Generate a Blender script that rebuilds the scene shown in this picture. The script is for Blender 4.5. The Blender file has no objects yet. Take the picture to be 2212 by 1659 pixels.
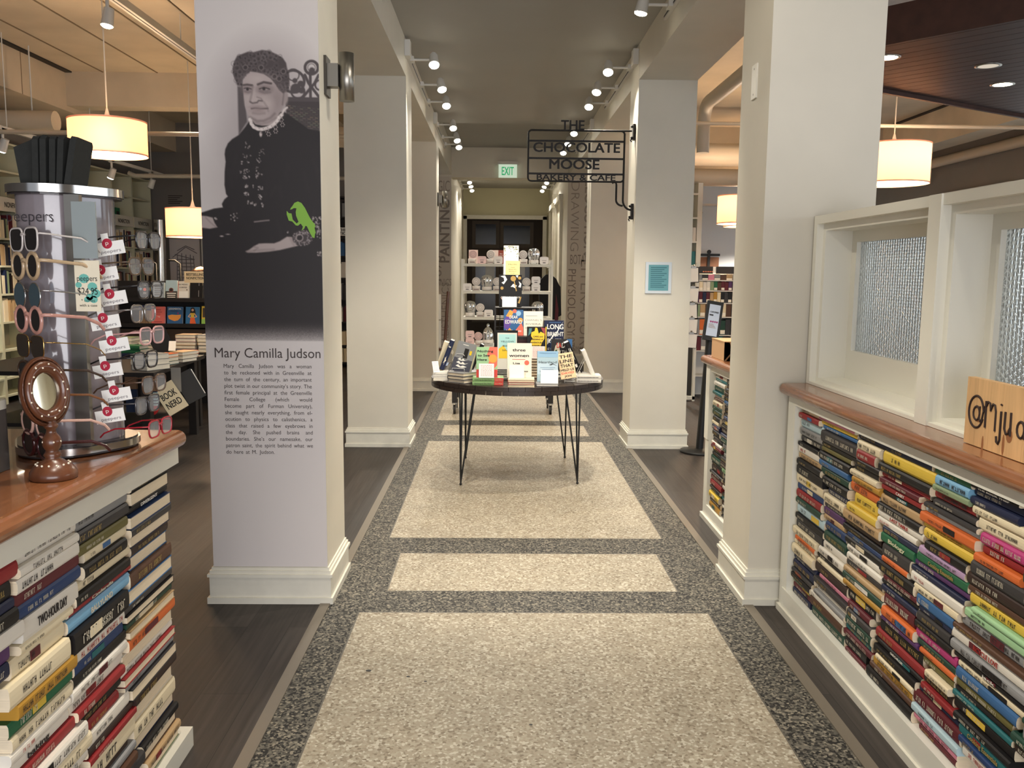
import bpy, math, random
import numpy as np
from mathutils import Matrix, Vector
random.seed(11)
S = bpy.context.scene
COL = S.collection
PI = math.pi

# ---------------------------------------------------------------- camera
YAW, PIT, ROL = math.radians(1.0701), math.radians(7.2695), math.radians(-0.5862)
_f = Vector((math.sin(YAW)*math.cos(PIT), math.cos(YAW)*math.cos(PIT), -math.sin(PIT)))
_r = Vector((math.cos(YAW), -math.sin(YAW), 0)); _d = _f.cross(_r)
_x = math.cos(ROL)*_r + math.sin(ROL)*_d
_y = -math.sin(ROL)*_r + math.cos(ROL)*_d
cd = bpy.data.cameras.new('camera'); cam = bpy.data.objects.new('camera', cd); COL.objects.link(cam)
cd.sensor_fit = 'HORIZONTAL'; cd.sensor_width = 36; cd.lens = 36*1875/2212
cd.clip_start = .05; cd.clip_end = 200
cam.matrix_world = Matrix(((_x[0], -_y[0], -_f[0], 0), (_x[1], -_y[1], -_f[1], 0), (_x[2], -_y[2], -_f[2], 1.55), (0, 0, 0, 1)))
S.camera = cam

# ---------------------------------------------------------------- world, view
w = bpy.data.worlds.new('daylight'); S.world = w; w.use_nodes = True
w.node_tree.nodes['Background'].inputs[0].default_value = (.80, .87, 1.0, 1)
w.node_tree.nodes['Background'].inputs[1].default_value = .55
S.view_settings.view_transform = 'Standard'; S.view_settings.look = 'None'
S.view_settings.exposure = 0.0; S.view_settings.gamma = 1; S.view_settings.use_curve_mapping = False

def area(name, loc, rot, sx, sy, power, col):
    l = bpy.data.lights.new(name, 'AREA'); l.shape = 'RECTANGLE'; l.size = sx; l.size_y = sy
    l.energy = power; l.color = col
    o = bpy.data.objects.new(name, l); COL.objects.link(o); o.location = loc; o.rotation_euler = rot
    return o
# daylight through the cafe's windows and through the shop front behind the camera
area('cafe_window_daylight', (6.7, 2.6, 1.75), (0, math.radians(90), 0), 1.5, 3.5, 90, (.82, .90, 1))
area('shop_front_daylight', (1.4, -4.2, 1.25), (math.radians(90), 0, math.radians(8)), 6, 2.2, 370, (.92, .91, .94))
#, .84, 1))

# ---------------------------------------------------------------- helpers
def lin(h):
    if isinstance(h, str):
        h = h.lstrip('#'); h = [int(h[i:i+2], 16) for i in (0, 2, 4)]
    c = [x/255 for x in h]
    return tuple(x/12.92 if x <= .04045 else ((x+.055)/1.055)**2.4 for x in c)

MATS = {}
def mat(name, col=(200, 200, 200), rough=.6, metal=0, noise=0, nscale=30, bump=0, emit=0, trans=0, ior=1.45, coat=0, alpha=1, stretch=None, spec=.5):
    if name in MATS: return MATS[name]
    m = bpy.data.materials.new(name); m.use_nodes = True
    nt = m.node_tree; b = nt.nodes['Principled BSDF']; c = lin(col)
    b.inputs['Base Color'].default_value = (*c, 1)
    b.inputs['Roughness'].default_value = rough; b.inputs['Metallic'].default_value = metal
    b.inputs['Transmission Weight'].default_value = trans; b.inputs['IOR'].default_value = ior
    b.inputs['Coat Weight'].default_value = coat; b.inputs['Alpha'].default_value = alpha
    b.inputs['Specular IOR Level'].default_value = spec
    if emit:
        b.inputs['Emission Color'].default_value = (*c, 1); b.inputs['Emission Strength'].default_value = emit
    if noise or bump:
        tc = nt.nodes.new('ShaderNodeTexCoord'); mp = nt.nodes.new('ShaderNodeMapping')
        nt.links.new(tc.outputs['Object'], mp.inputs[0])
        if stretch: mp.inputs['Scale'].default_value = stretch
        n = nt.nodes.new('ShaderNodeTexNoise'); n.inputs['Scale'].default_value = nscale; n.inputs['Detail'].default_value = 5
        nt.links.new(mp.outputs[0], n.inputs['Vector'])
        if noise:
            r = nt.nodes.new('ShaderNodeMapRange'); r.inputs[3].default_value = 1-noise; r.inputs[4].default_value = 1+noise
            r.inputs[1].default_value = .3; r.inputs[2].default_value = .7
            nt.links.new(n.outputs['Fac'], r.inputs[0])
            x = nt.nodes.new('ShaderNodeMix'); x.data_type = 'RGBA'; x.blend_type = 'MULTIPLY'; x.inputs[0].default_value = 1
            x.inputs[6].default_value = (*c, 1); nt.links.new(r.outputs[0], x.inputs[7])
            nt.links.new(x.outputs[2], b.inputs['Base Color'])
        if bump:
            bp = nt.nodes.new('ShaderNodeBump'); bp.inputs['Strength'].default_value = bump; bp.inputs['Distance'].default_value = .01
            nt.links.new(n.outputs['Fac'], bp.inputs['Height']); nt.links.new(bp.outputs[0], b.inputs['Normal'])
    MATS[name] = m
    return m

class MB:
    """collects shapes into one mesh; every shape names its material"""
    def __init__(s): s.v = []; s.f = []; s.m = []; s.mats = []; s.sm = []
    def mi(s, m):
        if m not in s.mats: s.mats.append(m)
        return s.mats.index(m)
    def add(s, vs, fs, m, M=None, smooth=False):
        o = len(s.v)
        if M is not None: vs = [M @ Vector(p) for p in vs]
        s.v += [tuple(p) for p in vs]; i = s.mi(m)
        for f in fs: s.f.append([o+k for k in f]); s.m.append(i); s.sm.append(smooth)
        return s
    def box(s, x0, x1, y0, y1, z0, z1, m, M=None):
        v = [(x, y, z) for z in (z0, z1) for y in (y0, y1) for x in (x0, x1)]
        return s.add(v, [(0, 2, 3, 1), (4, 5, 7, 6), (0, 1, 5, 4), (2, 6, 7, 3), (0, 4, 6, 2), (1, 3, 7, 5)], m, M)
    def quad(s, pts, m, M=None): return s.add(pts, [tuple(range(len(pts)))], m, M)
    def prism(s, pts, z0, z1, m, M=None, smooth=False):
        """pts: ccw outline in xy, extruded z0..z1"""
        n = len(pts); v = [(p[0], p[1], z0) for p in pts]+[(p[0], p[1], z1) for p in pts]
        s.add(v, [tuple(range(n-1, -1, -1)), tuple(range(n, 2*n))], m, M)
        return s.add(v, [(i, (i+1) % n, n+(i+1) % n, n+i) for i in range(n)], m, M, smooth)
    def lathe(s, prof, m, M=None, n=24, smooth=True, sx=1, sy=1, cap=True):
        v = []; f = []
        for r, z in prof:
            for k in range(n): a = 2*PI*k/n; v.append((r*math.cos(a)*sx, r*math.sin(a)*sy, z))
        for i in range(len(prof)-1):
            for k in range(n): k2 = (k+1) % n; f.append((i*n+k, i*n+k2, (i+1)*n+k2, (i+1)*n+k))
        s.add(v, f, m, M, smooth)
        if not cap: return s
        if prof[0][0] > 1e-5: s.add(v[:n], [tuple(range(n-1, -1, -1))], m, M)
        if prof[-1][0] > 1e-5: s.add(v[-n:], [tuple(range(n))], m, M)
        return s
    def cyl(s, p0, p1, r, m, n=12, r1=None, M=None, smooth=True):
        p0 = Vector(p0); p1 = Vector(p1); d = p1-p0
        Q = Matrix.Translation(p0) @ d.to_track_quat('Z', 'Y').to_matrix().to_4x4()
        if M is not None: Q = M @ Q
        return s.lathe([(r, 0), (r if r1 is None else r1, d.length)], m, Q, n, smooth)
    def tube(s, pts, r, m, n=8, closed=False, M=None):
        pts = [Vector(p) for p in pts]; N = len(pts); v = []; f = []; up = None
        for i, p in enumerate(pts):
            if closed: t = (pts[(i+1) % N]-pts[i-1])
            else: t = (pts[min(i+1, N-1)]-pts[max(i-1, 0)])
            t.normalize()
            if up is None:
                up = Vector((0, 0, 1)) if abs(t.z) < .9 else Vector((1, 0, 0))
            a = t.cross(up); a.normalize(); up = a.cross(t); up.normalize()
            for k in range(n):
                q = 2*PI*k/n; v.append(p+r*(math.cos(q)*a+math.sin(q)*up))
        for i in range(N if closed else N-1):
            j = (i+1) % N
            for k in range(n): k2 = (k+1) % n; f.append((i*n+k, i*n+k2, j*n+k2, j*n+k))
        s.add(v, f, m, M, True)
        if not closed: s.add(v[:n], [tuple(range(n))], m, M); s.add(v[-n:], [tuple(range(n-1, -1, -1))], m, M)
        return s
    def ball(s, c, r, m, n=12, sx=1, sy=1, sz=1, M=None):
        pr = [(max(1e-6, r*math.sin(PI*i/n)), -r*math.cos(PI*i/n)*sz) for i in range(n+1)]
        T = Matrix.Translation(Vector(c)); T = M @ T if M is not None else T
        return s.lathe(pr, m, T, n*2, True, sx, sy)
    def text(s, t, m, M, w=None, h=None, align='c', bold=0, ex=0):
        copies = [(0, 0)] if bold < .015 else [(-.022, -.012), (.022, -.012), (-.022, .012), (.022, .012), (0, 0)]; bold = min(bold, 0)
        """lettering in the local xy plane of M; h cap height, w fitted width"""
        g = glyphs(t, bold, ex)
        if not g: return s
        v, f, W = g
        k = (h or .01)/.72
        kx = (w/W) if w else k
        if h is None and w: k = kx
        ox = {'c': -W*kx/2, 'l': 0, 'r': -W*kx}[align]
        for i, (dx, dy) in enumerate(copies): s.add([((p[0]+dx)*kx+ox, (p[1]+dy)*k, p[2]*k+i*.00025) for p in v], f, m, M)
        return s
    def build(s, name, parent=None, loc=None):
        me = bpy.data.meshes.new(name)
        me.from_pydata(s.v, [], s.f); me.polygons.foreach_set('material_index', s.m); me.polygons.foreach_set('use_smooth', s.sm)
        for m in s.mats: me.materials.append(m)
        me.update()
        o = bpy.data.objects.new(name, me); COL.objects.link(o)
        if parent is not None: o.parent = parent
        if loc is not None: o.location = loc
        return o

_g = {}
def glyphs(t, bold=0, ex=0):
    key = (t, bold, ex)
    if key in _g: return _g[key]
    cu = bpy.data.curves.new('lettering', 'FONT'); cu.body = t; cu.size = 1; cu.resolution_u = 3; cu.offset = bold; cu.extrude = ex
    o = bpy.data.objects.new('lettering', cu)
    me = bpy.data.meshes.new_from_object(o)
    v = [tuple(p.co) for p in me.vertices]; f = [tuple(p.vertices) for p in me.polygons]
    bpy.data.meshes.remove(me); bpy.data.objects.remove(o); bpy.data.curves.remove(cu)
    if not v: return None
    x0 = min(p[0] for p in v); x1 = max(p[0] for p in v)
    _g[key] = ([(p[0]-x0, p[1], p[2]) for p in v], f, x1-x0)
    return _g[key]

_labels = {}
def tag(o, label, cat, group=None, kind=None):
    if label in _labels and not (group and _labels[label] == group): raise ValueError('label used twice: '+label)
    n = len(label.split())
    if n < 4 or n > 16: raise ValueError('label length: '+label)
    _labels[label] = group
    o['label'] = label; o['category'] = cat
    if group: o['group'] = group
    if kind: o['kind'] = kind
    return o
def thing(name, label, cat, loc=(0, 0, 0), rz=0, group=None):
    o = bpy.data.objects.new(name, None); COL.objects.link(o); o.empty_display_size = .1
    o.location = loc; o.rotation_euler = (0, 0, rz)
    return tag(o, label, cat, group)
def struct(o):
    o['kind'] = 'structure'; return o
def copy_tree(o, parent=None):
    c = o.copy(); COL.objects.link(c)
    if parent is not None: c.parent = parent
    for ch in list(o.children): copy_tree(ch, c)
    return c
def T(x, y, z): return Matrix.Translation((x, y, z))
def R(a, ax): return Matrix.Rotation(a, 4, ax)
def frame(o, xa, ya, za):
    """matrix from origin and three axes"""
    M = Matrix((xa, ya, za)).transposed().to_4x4(); M.translation = Vector(o); return M
UP = (0, 0, 1)
def facing_cam(x, y, z): return frame((x, y, z), (1, 0, 0), (0, 0, 1), (0, -1, 0))     # lettering read looking +y
def on_right(x, y, z): return frame((x, y, z), (0, -1, 0), (0, 0, 1), (-1, 0, 0))       # on a face that looks towards -x
def on_left(x, y, z): return frame((x, y, z), (0, 1, 0), (0, 0, 1), (1, 0, 0))          # on a face that looks towards +x
def inset(M, d): return M @ T(0, 0, d)
ORD = ['zeroth', 'first', 'second', 'third', 'fourth', 'fifth', 'sixth', 'seventh', 'eighth', 'ninth', 'tenth', 'eleventh', 'twelfth', 'thirteenth', 'fourteenth', 'fifteenth', 'sixteenth', 'seventeenth', 'eighteenth', 'nineteenth', 'twentieth']
ORD += ['twenty-'+o for o in ORD[1:10]]+['thirtieth']; ORD += ['thirty-'+o for o in ORD[1:10]]+['fortieth']; ORD += ['forty-'+o for o in ORD[1:10]]+['fiftieth']; ORD += ['fifty-'+o for o in ORD[1:10]]+['sixtieth']

# ---------------------------------------------------------------- materials
WALL = mat('wall_paint', (205, 199, 184), .55, noise=.03, nscale=3)
TRIM = mat('trim_paint', (214, 210, 196), .4, noise=.04, nscale=14)
CREAM = mat('case_paint', (212, 209, 196), .4)
CEIL = mat('ceiling_paint', (160, 157, 149), .7, noise=.02, nscale=2)
CONC = mat('painted_concrete', (192, 178, 156), .75, noise=.09, nscale=2.2, bump=.15)
GREYWALL = mat('grey_wall', (118, 114, 110), .8, noise=.03, nscale=2)
DARKWALL = mat('dark_wall', (140, 134, 126), .8, noise=.03, nscale=2)
WHITEWALL = mat('white_wall', (222, 222, 222), .7)
BLACK = mat('black_metal', (22, 21, 20), .45)
BLACKWOOD = mat('black_wood', (30, 25, 23), .55, noise=.25, nscale=20, stretch=(1, 12, 12))
OAK = mat('oak_top', (132, 82, 50), .25, noise=.18, nscale=9, stretch=(9, .8, 9), coat=.5)
WALNUT = mat('walnut', (92, 54, 34), .3, noise=.25, nscale=30, stretch=(1, 1, .3), coat=.3)
CHROME = mat('brushed_steel', (200, 196, 190), .18, metal=1)
STEEL = mat('dull_steel', (150, 146, 138), .35, metal=1)
PAGES = mat('book_pages', (222, 206, 178), .85, noise=.08, nscale=60, stretch=(.3, .3, 9))
PAGEW = mat('white_pages', (232, 226, 212), .85, noise=.06, nscale=60, stretch=(.3, .3, 9))
PAPER = mat('white_paper', (240, 238, 232), .7)
INK = mat('black_ink', (28, 25, 24), .6)
WHITEINK = mat('white_ink', (235, 230, 220), .6)
WHITEMETAL = mat('white_metal', (205, 202, 195), .4)
LAMPLENS = mat('lamp_lens', (255, 244, 220), .5, emit=30)

def floor_materials():
    def base(name, rough):
        m = bpy.data.materials.new(name); m.use_nodes = True; nt = m.node_tree
        b = nt.nodes['Principled BSDF']; b.inputs['Roughness'].default_value = rough; b.inputs['Specular IOR Level'].default_value = .22
        tc = nt.nodes.new('ShaderNodeTexCoord'); return m, nt, b, tc
    # vinyl planks along the corridor
    m, nt, b, tc = base('vinyl_planks', .5)
    mp = nt.nodes.new('ShaderNodeMapping'); mp.inputs['Rotation'].default_value = (0, 0, PI/2)
    nt.links.new(tc.outputs['Object'], mp.inputs[0])
    br = nt.nodes.new('ShaderNodeTexBrick'); nt.links.new(mp.outputs[0], br.inputs['Vector'])
    br.inputs['Scale'].default_value = 1; br.inputs['Brick Width'].default_value = 1.22; br.inputs['Row Height'].default_value = .18
    br.inputs['Mortar Size'].default_value = .0012; br.inputs['Color1'].default_value = (*lin((50, 45, 42)), 1); br.inputs['Color2'].default_value = (*lin((63, 57, 53)), 1)
    br.inputs['Mortar'].default_value = (*lin((32, 29, 27)), 1)
    mp2 = nt.nodes.new('ShaderNodeMapping'); mp2.inputs['Scale'].default_value = (60, 2.2, 1); nt.links.new(tc.outputs['Object'], mp2.inputs[0])
    n = nt.nodes.new('ShaderNodeTexNoise'); n.inputs['Scale'].default_value = 1; n.inputs['Detail'].default_value = 6; nt.links.new(mp2.outputs[0], n.inputs['Vector'])
    r = nt.nodes.new('ShaderNodeMapRange'); r.inputs[1].default_value = .3; r.inputs[2].default_value = .72; r.inputs[3].default_value = .74; r.inputs[4].default_value = 1.25
    nt.links.new(n.outputs['Fac'], r.inputs[0])
    x = nt.nodes.new('ShaderNodeMix'); x.data_type = 'RGBA'; x.blend_type = 'MULTIPLY'; x.inputs[0].default_value = 1
    nt.links.new(br.outputs['Color'], x.inputs[6]); nt.links.new(r.outputs[0], x.inputs[7]); nt.links.new(x.outputs[2], b.inputs['Base Color'])
    MATS['planks'] = m
    def terrazzo(name, ramp, scale, rough, big):
        m, nt, b, tc = base(name, rough)
        v = nt.nodes.new('ShaderNodeTexVoronoi'); v.inputs['Scale'].default_value = scale; v.inputs['Randomness'].default_value = 1
        nt.links.new(tc.outputs['Object'], v.inputs['Vector'])
        sp = nt.nodes.new('ShaderNodeSeparateColor'); nt.links.new(v.outputs['Color'], sp.inputs[0])
        cr = nt.nodes.new('ShaderNodeValToRGB'); e = cr.color_ramp; e.interpolation = 'CONSTANT'
        while len(e.elements) < len(ramp): e.elements.new(.5)
        for el, (p, c) in zip(e.elements, ramp): el.position = p; el.color = (*lin(c), 1)
        nt.links.new(sp.outputs[0], cr.inputs[0])
        n = nt.nodes.new('ShaderNodeTexNoise'); n.inputs['Scale'].default_value = big; n.inputs['Detail'].default_value = 4
        nt.links.new(tc.outputs['Object'], n.inputs['Vector'])
        r = nt.nodes.new('ShaderNodeMapRange'); r.inputs[1].default_value = .35; r.inputs[2].default_value = .65; r.inputs[3].default_value = .93; r.inputs[4].default_value = 1.06
        nt.links.new(n.outputs['Fac'], r.inputs[0])
        x = nt.nodes.new('ShaderNodeMix'); x.data_type = 'RGBA'; x.blend_type = 'MULTIPLY'; x.inputs[0].default_value = 1
        nt.links.new(cr.outputs[0], x.inputs[6]); nt.links.new(r.outputs[0], x.inputs[7]); nt.links.new(x.outputs[2], b.inputs['Base Color'])
        return m
    MATS['terrazzo_cream'] = terrazzo('terrazzo_cream', [(0, (160, 149, 130)), (.3, (148, 137, 118)), (.5, (166, 157, 138)), (.74, (190, 183, 166)), (.9, (128, 116, 98))], 105, .62, 5)
    MATS['terrazzo_grey'] = terrazzo('terrazzo_grey', [(0, (104, 99, 89)), (.26, (84, 81, 73)), (.42, (30, 28, 26)), (.70, (64, 61, 55)), (.88, (136, 129, 114))], 115, .62, 9)
floor_materials()
# ================================================================ the setting
PLANK = MATS['planks']; TC = MATS['terrazzo_cream']; TG = MATS['terrazzo_grey']
STRIP = mat('floor_strip', (122, 113, 100), .4, metal=.3)
LINE = mat('divider_strip', (88, 82, 72), .5)
b = MB(); b.box(-6, -.815, -4.5, 14.5, -.05, 0, PLANK); struct(b.build('floor'))
b = MB(); b.box(1.225, 7.1, -4.5, 17, -.05, 0, PLANK); struct(b.build('floor'))
b = MB(); XL, XR = -.77, 1.18
rows = [(-.45, .86-.3, .14), (.86, 3.83, 0), (4.10, 4.68, 1), (4.96, 7.93, 0), (8.21, 8.79, 1), (9.07, 12.03, 0), (12.31, 12.89, 1), (13.17, 16.1, 0), (16.4, 17.0, 1), (17.3, 20.2, 0)]
rows = rows[1:]; y = -4.5
def fl(x0, x1, y0, y1, m, z=0): b.quad([(x0, y0, z), (x1, y0, z), (x1, y1, z), (x0, y1, z)], m)
for y0, y1, nar in rows:
    a, c = (-.525, .905) if nar else (-.62, .99)
    fl(XL, XR, y, y0, TG); fl(XL, a, y0, y1, TG); fl(c, XR, y0, y1, TG); fl(a, c, y0, y1, TC)
    for q in ((a-.003, a+.003, y0, y1), (c-.003, c+.003, y0, y1), (a, c, y0-.003, y0+.003), (a, c, y1-.003, y1+.003)): fl(*q, LINE, .0006)
    y = y1
fl(XL, XR, y, 24, TG)
for cx, cy, r in ((-.49, 3.24, .009), (-.33, 3.19, .006), (1.01, 2.96, .008), (.13, 2.83, .005), (-.26, 3.15, .005)):
    b.quad([(cx+r*math.cos(k*PI/4)*1.3, cy+r*math.sin(k*PI/4), .0008) for k in range(8)], INK)
b.box(XL, XR, -4.5, 24, -.05, -.001, TG)
struct(b.build('floor'))
for x0 in (-.815, 1.18):
    b = MB(); b.box(x0, x0+.045, -4.5, 15.0, -.01, .005, STRIP); struct(b.build('trim_%d' % (1 if x0 < 0 else 2)))

def pillar(x0, x1, y0, y1, top=3.75):
    e = bpy.data.objects.new('pillar', None); COL.objects.link(e); e.location = ((x0+x1)/2, (y0+y1)/2, 0); struct(e)
    hx, hy = (x1-x0)/2, (y1-y0)/2
    s = MB(); s.box(-hx, hx, -hy, hy, .15, top, WALL); s.build('shaft', e)
    s = MB()
    for d, z0, z1 in ((.016, .028, .128), (.026, 0, .03), (.024, .128, .142), (.015, .142, .158), (.007, .158, .172)):
        s.box(-hx-d, hx+d, -hy-d, hy+d, z0, z1, TRIM)
    s.build('baseboard', e)
    return e
for i, yy in enumerate((3.95, 7.65, 11.35, 15.05)):
    pillar(-1.316, -.783, yy, yy+.46); pillar(1.20, 1.703, yy, yy+.46)
# the fourth pair: flat grey-brown panels of names cover their front faces (built below)

# beams along the corridor, header across its end, ceilings
for n, x0, x1 in (('beam', -1.316, -.783), ('beam', 1.20, 1.703)):
    b = MB(); b.box(x0+.001, x1-.001, -4.5, 15.05, 3.2, 3.95, WALL); struct(b.build(n))
b = MB(); b.box(-.783, 1.20, 15.1, 15.5, 3.16, 3.95, WALL); struct(b.build('beam'))
b = MB(); b.box(-.783, 1.20, -4.5, 11.75, 3.5, 3.9, CEIL); b.box(-.783, 1.20, 11.75, 15.1, 3.66, 3.9, CEIL); b.box(-.783, 1.2, 15.5, 24, 3.5, 3.9, CEIL)
struct(b.build('ceiling'))
# last bay
b = MB(); b.box(-1.316, -.783, 15.51, 20.5, 0, 3.9, WALL); struct(b.build('wall_left'))
b = MB(); b.box(1.20, 1.703, 15.51, 20.5, 0, 3.9, WALL)
for y0, y1 in ((16.2, 17.6), (18.3, 19.7)):
    b.box(1.15, 1.2, y0, y0+.09, .4, 2.9, TRIM); b.box(1.15, 1.2, y1-.09, y1, .4, 2.9, TRIM); b.box(1.13, 1.2, y0-.05, y1+.05, 2.9, 3.0, TRIM); b.box(1.12, 1.2, y0-.05, y1+.05, .36, .4, TRIM)
struct(b.build('wall_right'))
BACKW = mat('olive_wall', (196, 190, 158), .6)
b = MB(); b.box(-.783, -.74, 20.5, 20.7, 0, 3.5, BACKW); b.box(1.107, 1.2, 20.5, 20.7, 0, 3.5, BACKW); b.box(-.74, 1.107, 20.5, 20.7, 2.81, 3.5, BACKW)
struct(b.build('wall_back'))
b = MB()
for q in ((-.79, -.70, 0, 2.86), (1.06, 1.15, 0, 2.86)): b.box(q[0], q[1], 20.44, 20.5, q[2], q[3], TRIM)
b.box(-.79, 1.15, 20.44, 20.5, 2.79, 2.88, TRIM)
struct(b.build('trim_3'))
BROWNW = mat('vestibule_paint', (96, 82, 68), .6); DKGLASS = mat('dark_pane', (16, 17, 18), .15)
b = MB(); b.box(-2, 2.4, 23, 23.2, 0, 3.5, BROWNW)
def ringframe(b, x0, x1, z0, z1, y, wd, dp, m):
    b.box(x0-wd, x0, y-dp, y, z0-wd, z1+wd, m); b.box(x1, x1+wd, y-dp, y, z0-wd, z1+wd, m); b.box(x0, x1, y-dp, y, z1, z1+wd, m); b.box(x0, x1, y-dp, y, z0-wd, z0, m)
b.box(-2, -.8, 20.7, 23, 0, 3.5, BROWNW); b.box(1.2, 2.4, 20.7, 23, 0, 3.5, BROWNW)
struct(b.build('wall_vestibule'))
for k, (x0, x1, z0, z1) in enumerate(((-.56, -.03, 2.29, 2.81), (.17, .86, 2.31, 2.78), (-.56, -.03, .35, 1.75), (.17, .86, .35, 1.75))):
    b = MB(); ringframe(b, x0, x1, z0, z1, 22.99, .09, .06, mat('brown_door_trim', (124, 108, 90), .5)); b.box(x0, x1, 22.96, 22.99, z0, z1, DKGLASS)
    struct(b.build('window_%d' % (k+1)))

# side rooms
b = MB(); b.box(-6.1, -5.95, -4.5, 14.65, 0, 3.9, GREYWALL); struct(b.build('wall_left'))
b = MB(); b.box(-5.95, -1.316, 14.5, 14.65, 0, 3.9, GREYWALL); struct(b.build('wall_back'))
b = MB(); b.box(7.0, 7.15, -4.5, 17.15, 0, 3.9, DARKWALL); struct(b.build('wall_right'))
b = MB(); b.box(1.703, 7.0, 17, 17.15, 0, 3.9, WHITEWALL); struct(b.build('wall_back'))
b = MB(); b.box(1.703, 1.72, 15.51, 17, 0, 3.9, WHITEWALL); struct(b.build('wall_side'))
b = MB(); b.box(-6.1, -1.316, -4.5, 14.65, 3.9, 4.05, CONC); struct(b.build('ceiling'))
b = MB(); b.box(1.703, 7.15, -4.5, 17.15, 3.9, 4.05, CONC); struct(b.build('ceiling'))
# concrete beams and board joints in the rooms at the sides
for x0, x1, z0 in ((-5.95, -5.2, 3.44), (-2.55, -2.2, 3.62)):
    b = MB(); b.box(x0, x1, -4.5, 14.5, z0, 3.9, CONC)
    struct(b.build('beam'))
b = MB(); b.box(-5.2, -1.32, 10.9, 11.2, 3.5, 3.9, CONC); struct(b.build('beam'))
b = MB(); b.box(6.17, 6.57, -4.5, 17, 3.43, 3.9, CONC); struct(b.build('beam'))
b = MB(); b.box(1.71, 7.0, 14.2, 14.6, 3.05, 3.9, CONC); struct(b.build('beam'))
SEAM = mat('concrete_seam', (120, 104, 84), .9)
b = MB()
for x in (-4.75, -4.1, -3.5, -2.9): b.box(x-.008, x+.008, -4, 10.9, 3.893, 3.901, SEAM)
for yy in (2.4, 4.9, 7.4, 9.9): b.box(-5.206, -5.199, yy, yy+.015, 3.44, 3.9, SEAM)
struct(b.build('trim_4'))
b = MB(); b.box(6.1, 6.17, -4, 14, 3.885, 3.9, INK); b.box(-5.2, -5.12, -4, 12, 3.885, 3.9, INK); struct(b.build('trim_5'))
# white soffit over the space behind the frosted windows
b = MB(); b.box(2.06, 2.6, 4.5, 7.5, 3.2, 3.9, WHITEWALL); struct(b.build('trim_6'))
# wall behind the cafe: window casings
b = MB()
for y0, y1 in ((11.9, 13.7),):
    b.box(6.93, 7, y0, y0+.1, 1.0, 2.75, WHITEMETAL); b.box(6.93, 7, y1-.1, y1, 1.0, 2.75, WHITEMETAL); b.box(6.9, 7, y0-.08, y1+.08, 2.75, 2.85, WHITEMETAL); b.box(6.97, 7, y0+.1, y1-.1, 1.0, 2.75, DKGLASS)
struct(b.build('window_5'))
DAY = mat('added_glow_pane', (222, 232, 238), .5, emit=2.4)  # glowing panes added out of view to brighten the frosted glass
b = MB()
for y0, y1 in ((5.2, 7.2), (7.3, 9.4), (9.5, 11.6), (14.0, 16.4)):
    b.box(6.97, 6.99, y0, y1, .95, 2.4, DAY)
    for yy in (y0, (y0+y1)/2-.03, y1-.06): b.box(6.93, 6.97, yy, yy+.06, .95, 2.4, WHITEMETAL)
    for zz in (.9, 1.64, 2.37): b.box(6.93, 6.97, y0, y1, zz, zz+.06, WHITEMETAL)
struct(b.build('window_9'))
# dark plank canopy over the cafe counter
CAN = mat('dark_stained_boards', (60, 36, 28), .5, noise=.2, nscale=12)
P0 = Vector((1.813, 6.249)); u = Vector((.51, -.59)).normalized(); v = Vector((1.71, .979)).normalized()
e = bpy.data.objects.new('ceiling_canopy', None); COL.objects.link(e); e.location = (P0.x, P0.y, 3.0); struct(e)
b = MB(); bw = .13
# boards run along u; they are stacked along v
n = int(4.0/bw)
for i in range(n):
    o = v*(i*bw)
    q = [o, o+u*4.2, o+u*4.2+v*(bw-.006), o+v*(bw-.006)]
    b.prism([tuple(p) for p in q], 0.0, .03, CAN)
b.prism([(0, 0), tuple(u*4.2), tuple(u*4.2+v*4), tuple(v*4)], .03, .06, CAN)
b.build('boards', e)
b = MB()
b.prism([tuple(-v*.03), tuple(u*4.2-v*.03), tuple(u*4.2), (0, 0)], -.03, .27, CAN)
b.prism([(0, 0), tuple(v*4), tuple(v*4-u*.03), tuple(-u*.03)], -.03, .24, CAN)
b.build('fascia', e)
for (x, y, lit) in ((3.80, 6.71, 1), (3.37, 6.145, 0), (2.587, 5.96, 1)):
    t = thing('recessed_light', {(3.80, 1): 'round recessed downlight, lit, in the dark plank canopy', (3.37, 0): 'small unlit round recessed fitting in the dark plank canopy', (2.587, 1): 'lit recessed downlight in the canopy, half hidden by the white pillar'}[(x, lit)], 'ceiling light', (x, y, 3.0), 0, None)
    b = MB(); b.lathe([(.066, -.004), (.085, -.004), (.085, .0)], STEEL, n=24, cap=False); b.build('trim_ring', t)
    b = MB(); b.lathe([(1e-5, -.0035), (.066, -.0035)], LAMPLENS if lit else mat('unlit_lens_glow', (200, 194, 184), .3, emit=.45), n=24); b.build('lens', t)  # the unlit lens gets a faint glow so it reads pale grey
    if lit:
        l = bpy.data.lights.new('downlight', 'SPOT'); l.energy = 45; l.spot_size = 1.7; l.spot_blend = .6; l.color = (1, .86, .68); l.shadow_soft_size = .06
        o = bpy.data.objects.new('downlight', l); COL.objects.link(o); o.parent = t; o.location = (0, 0, -.03)

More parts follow.
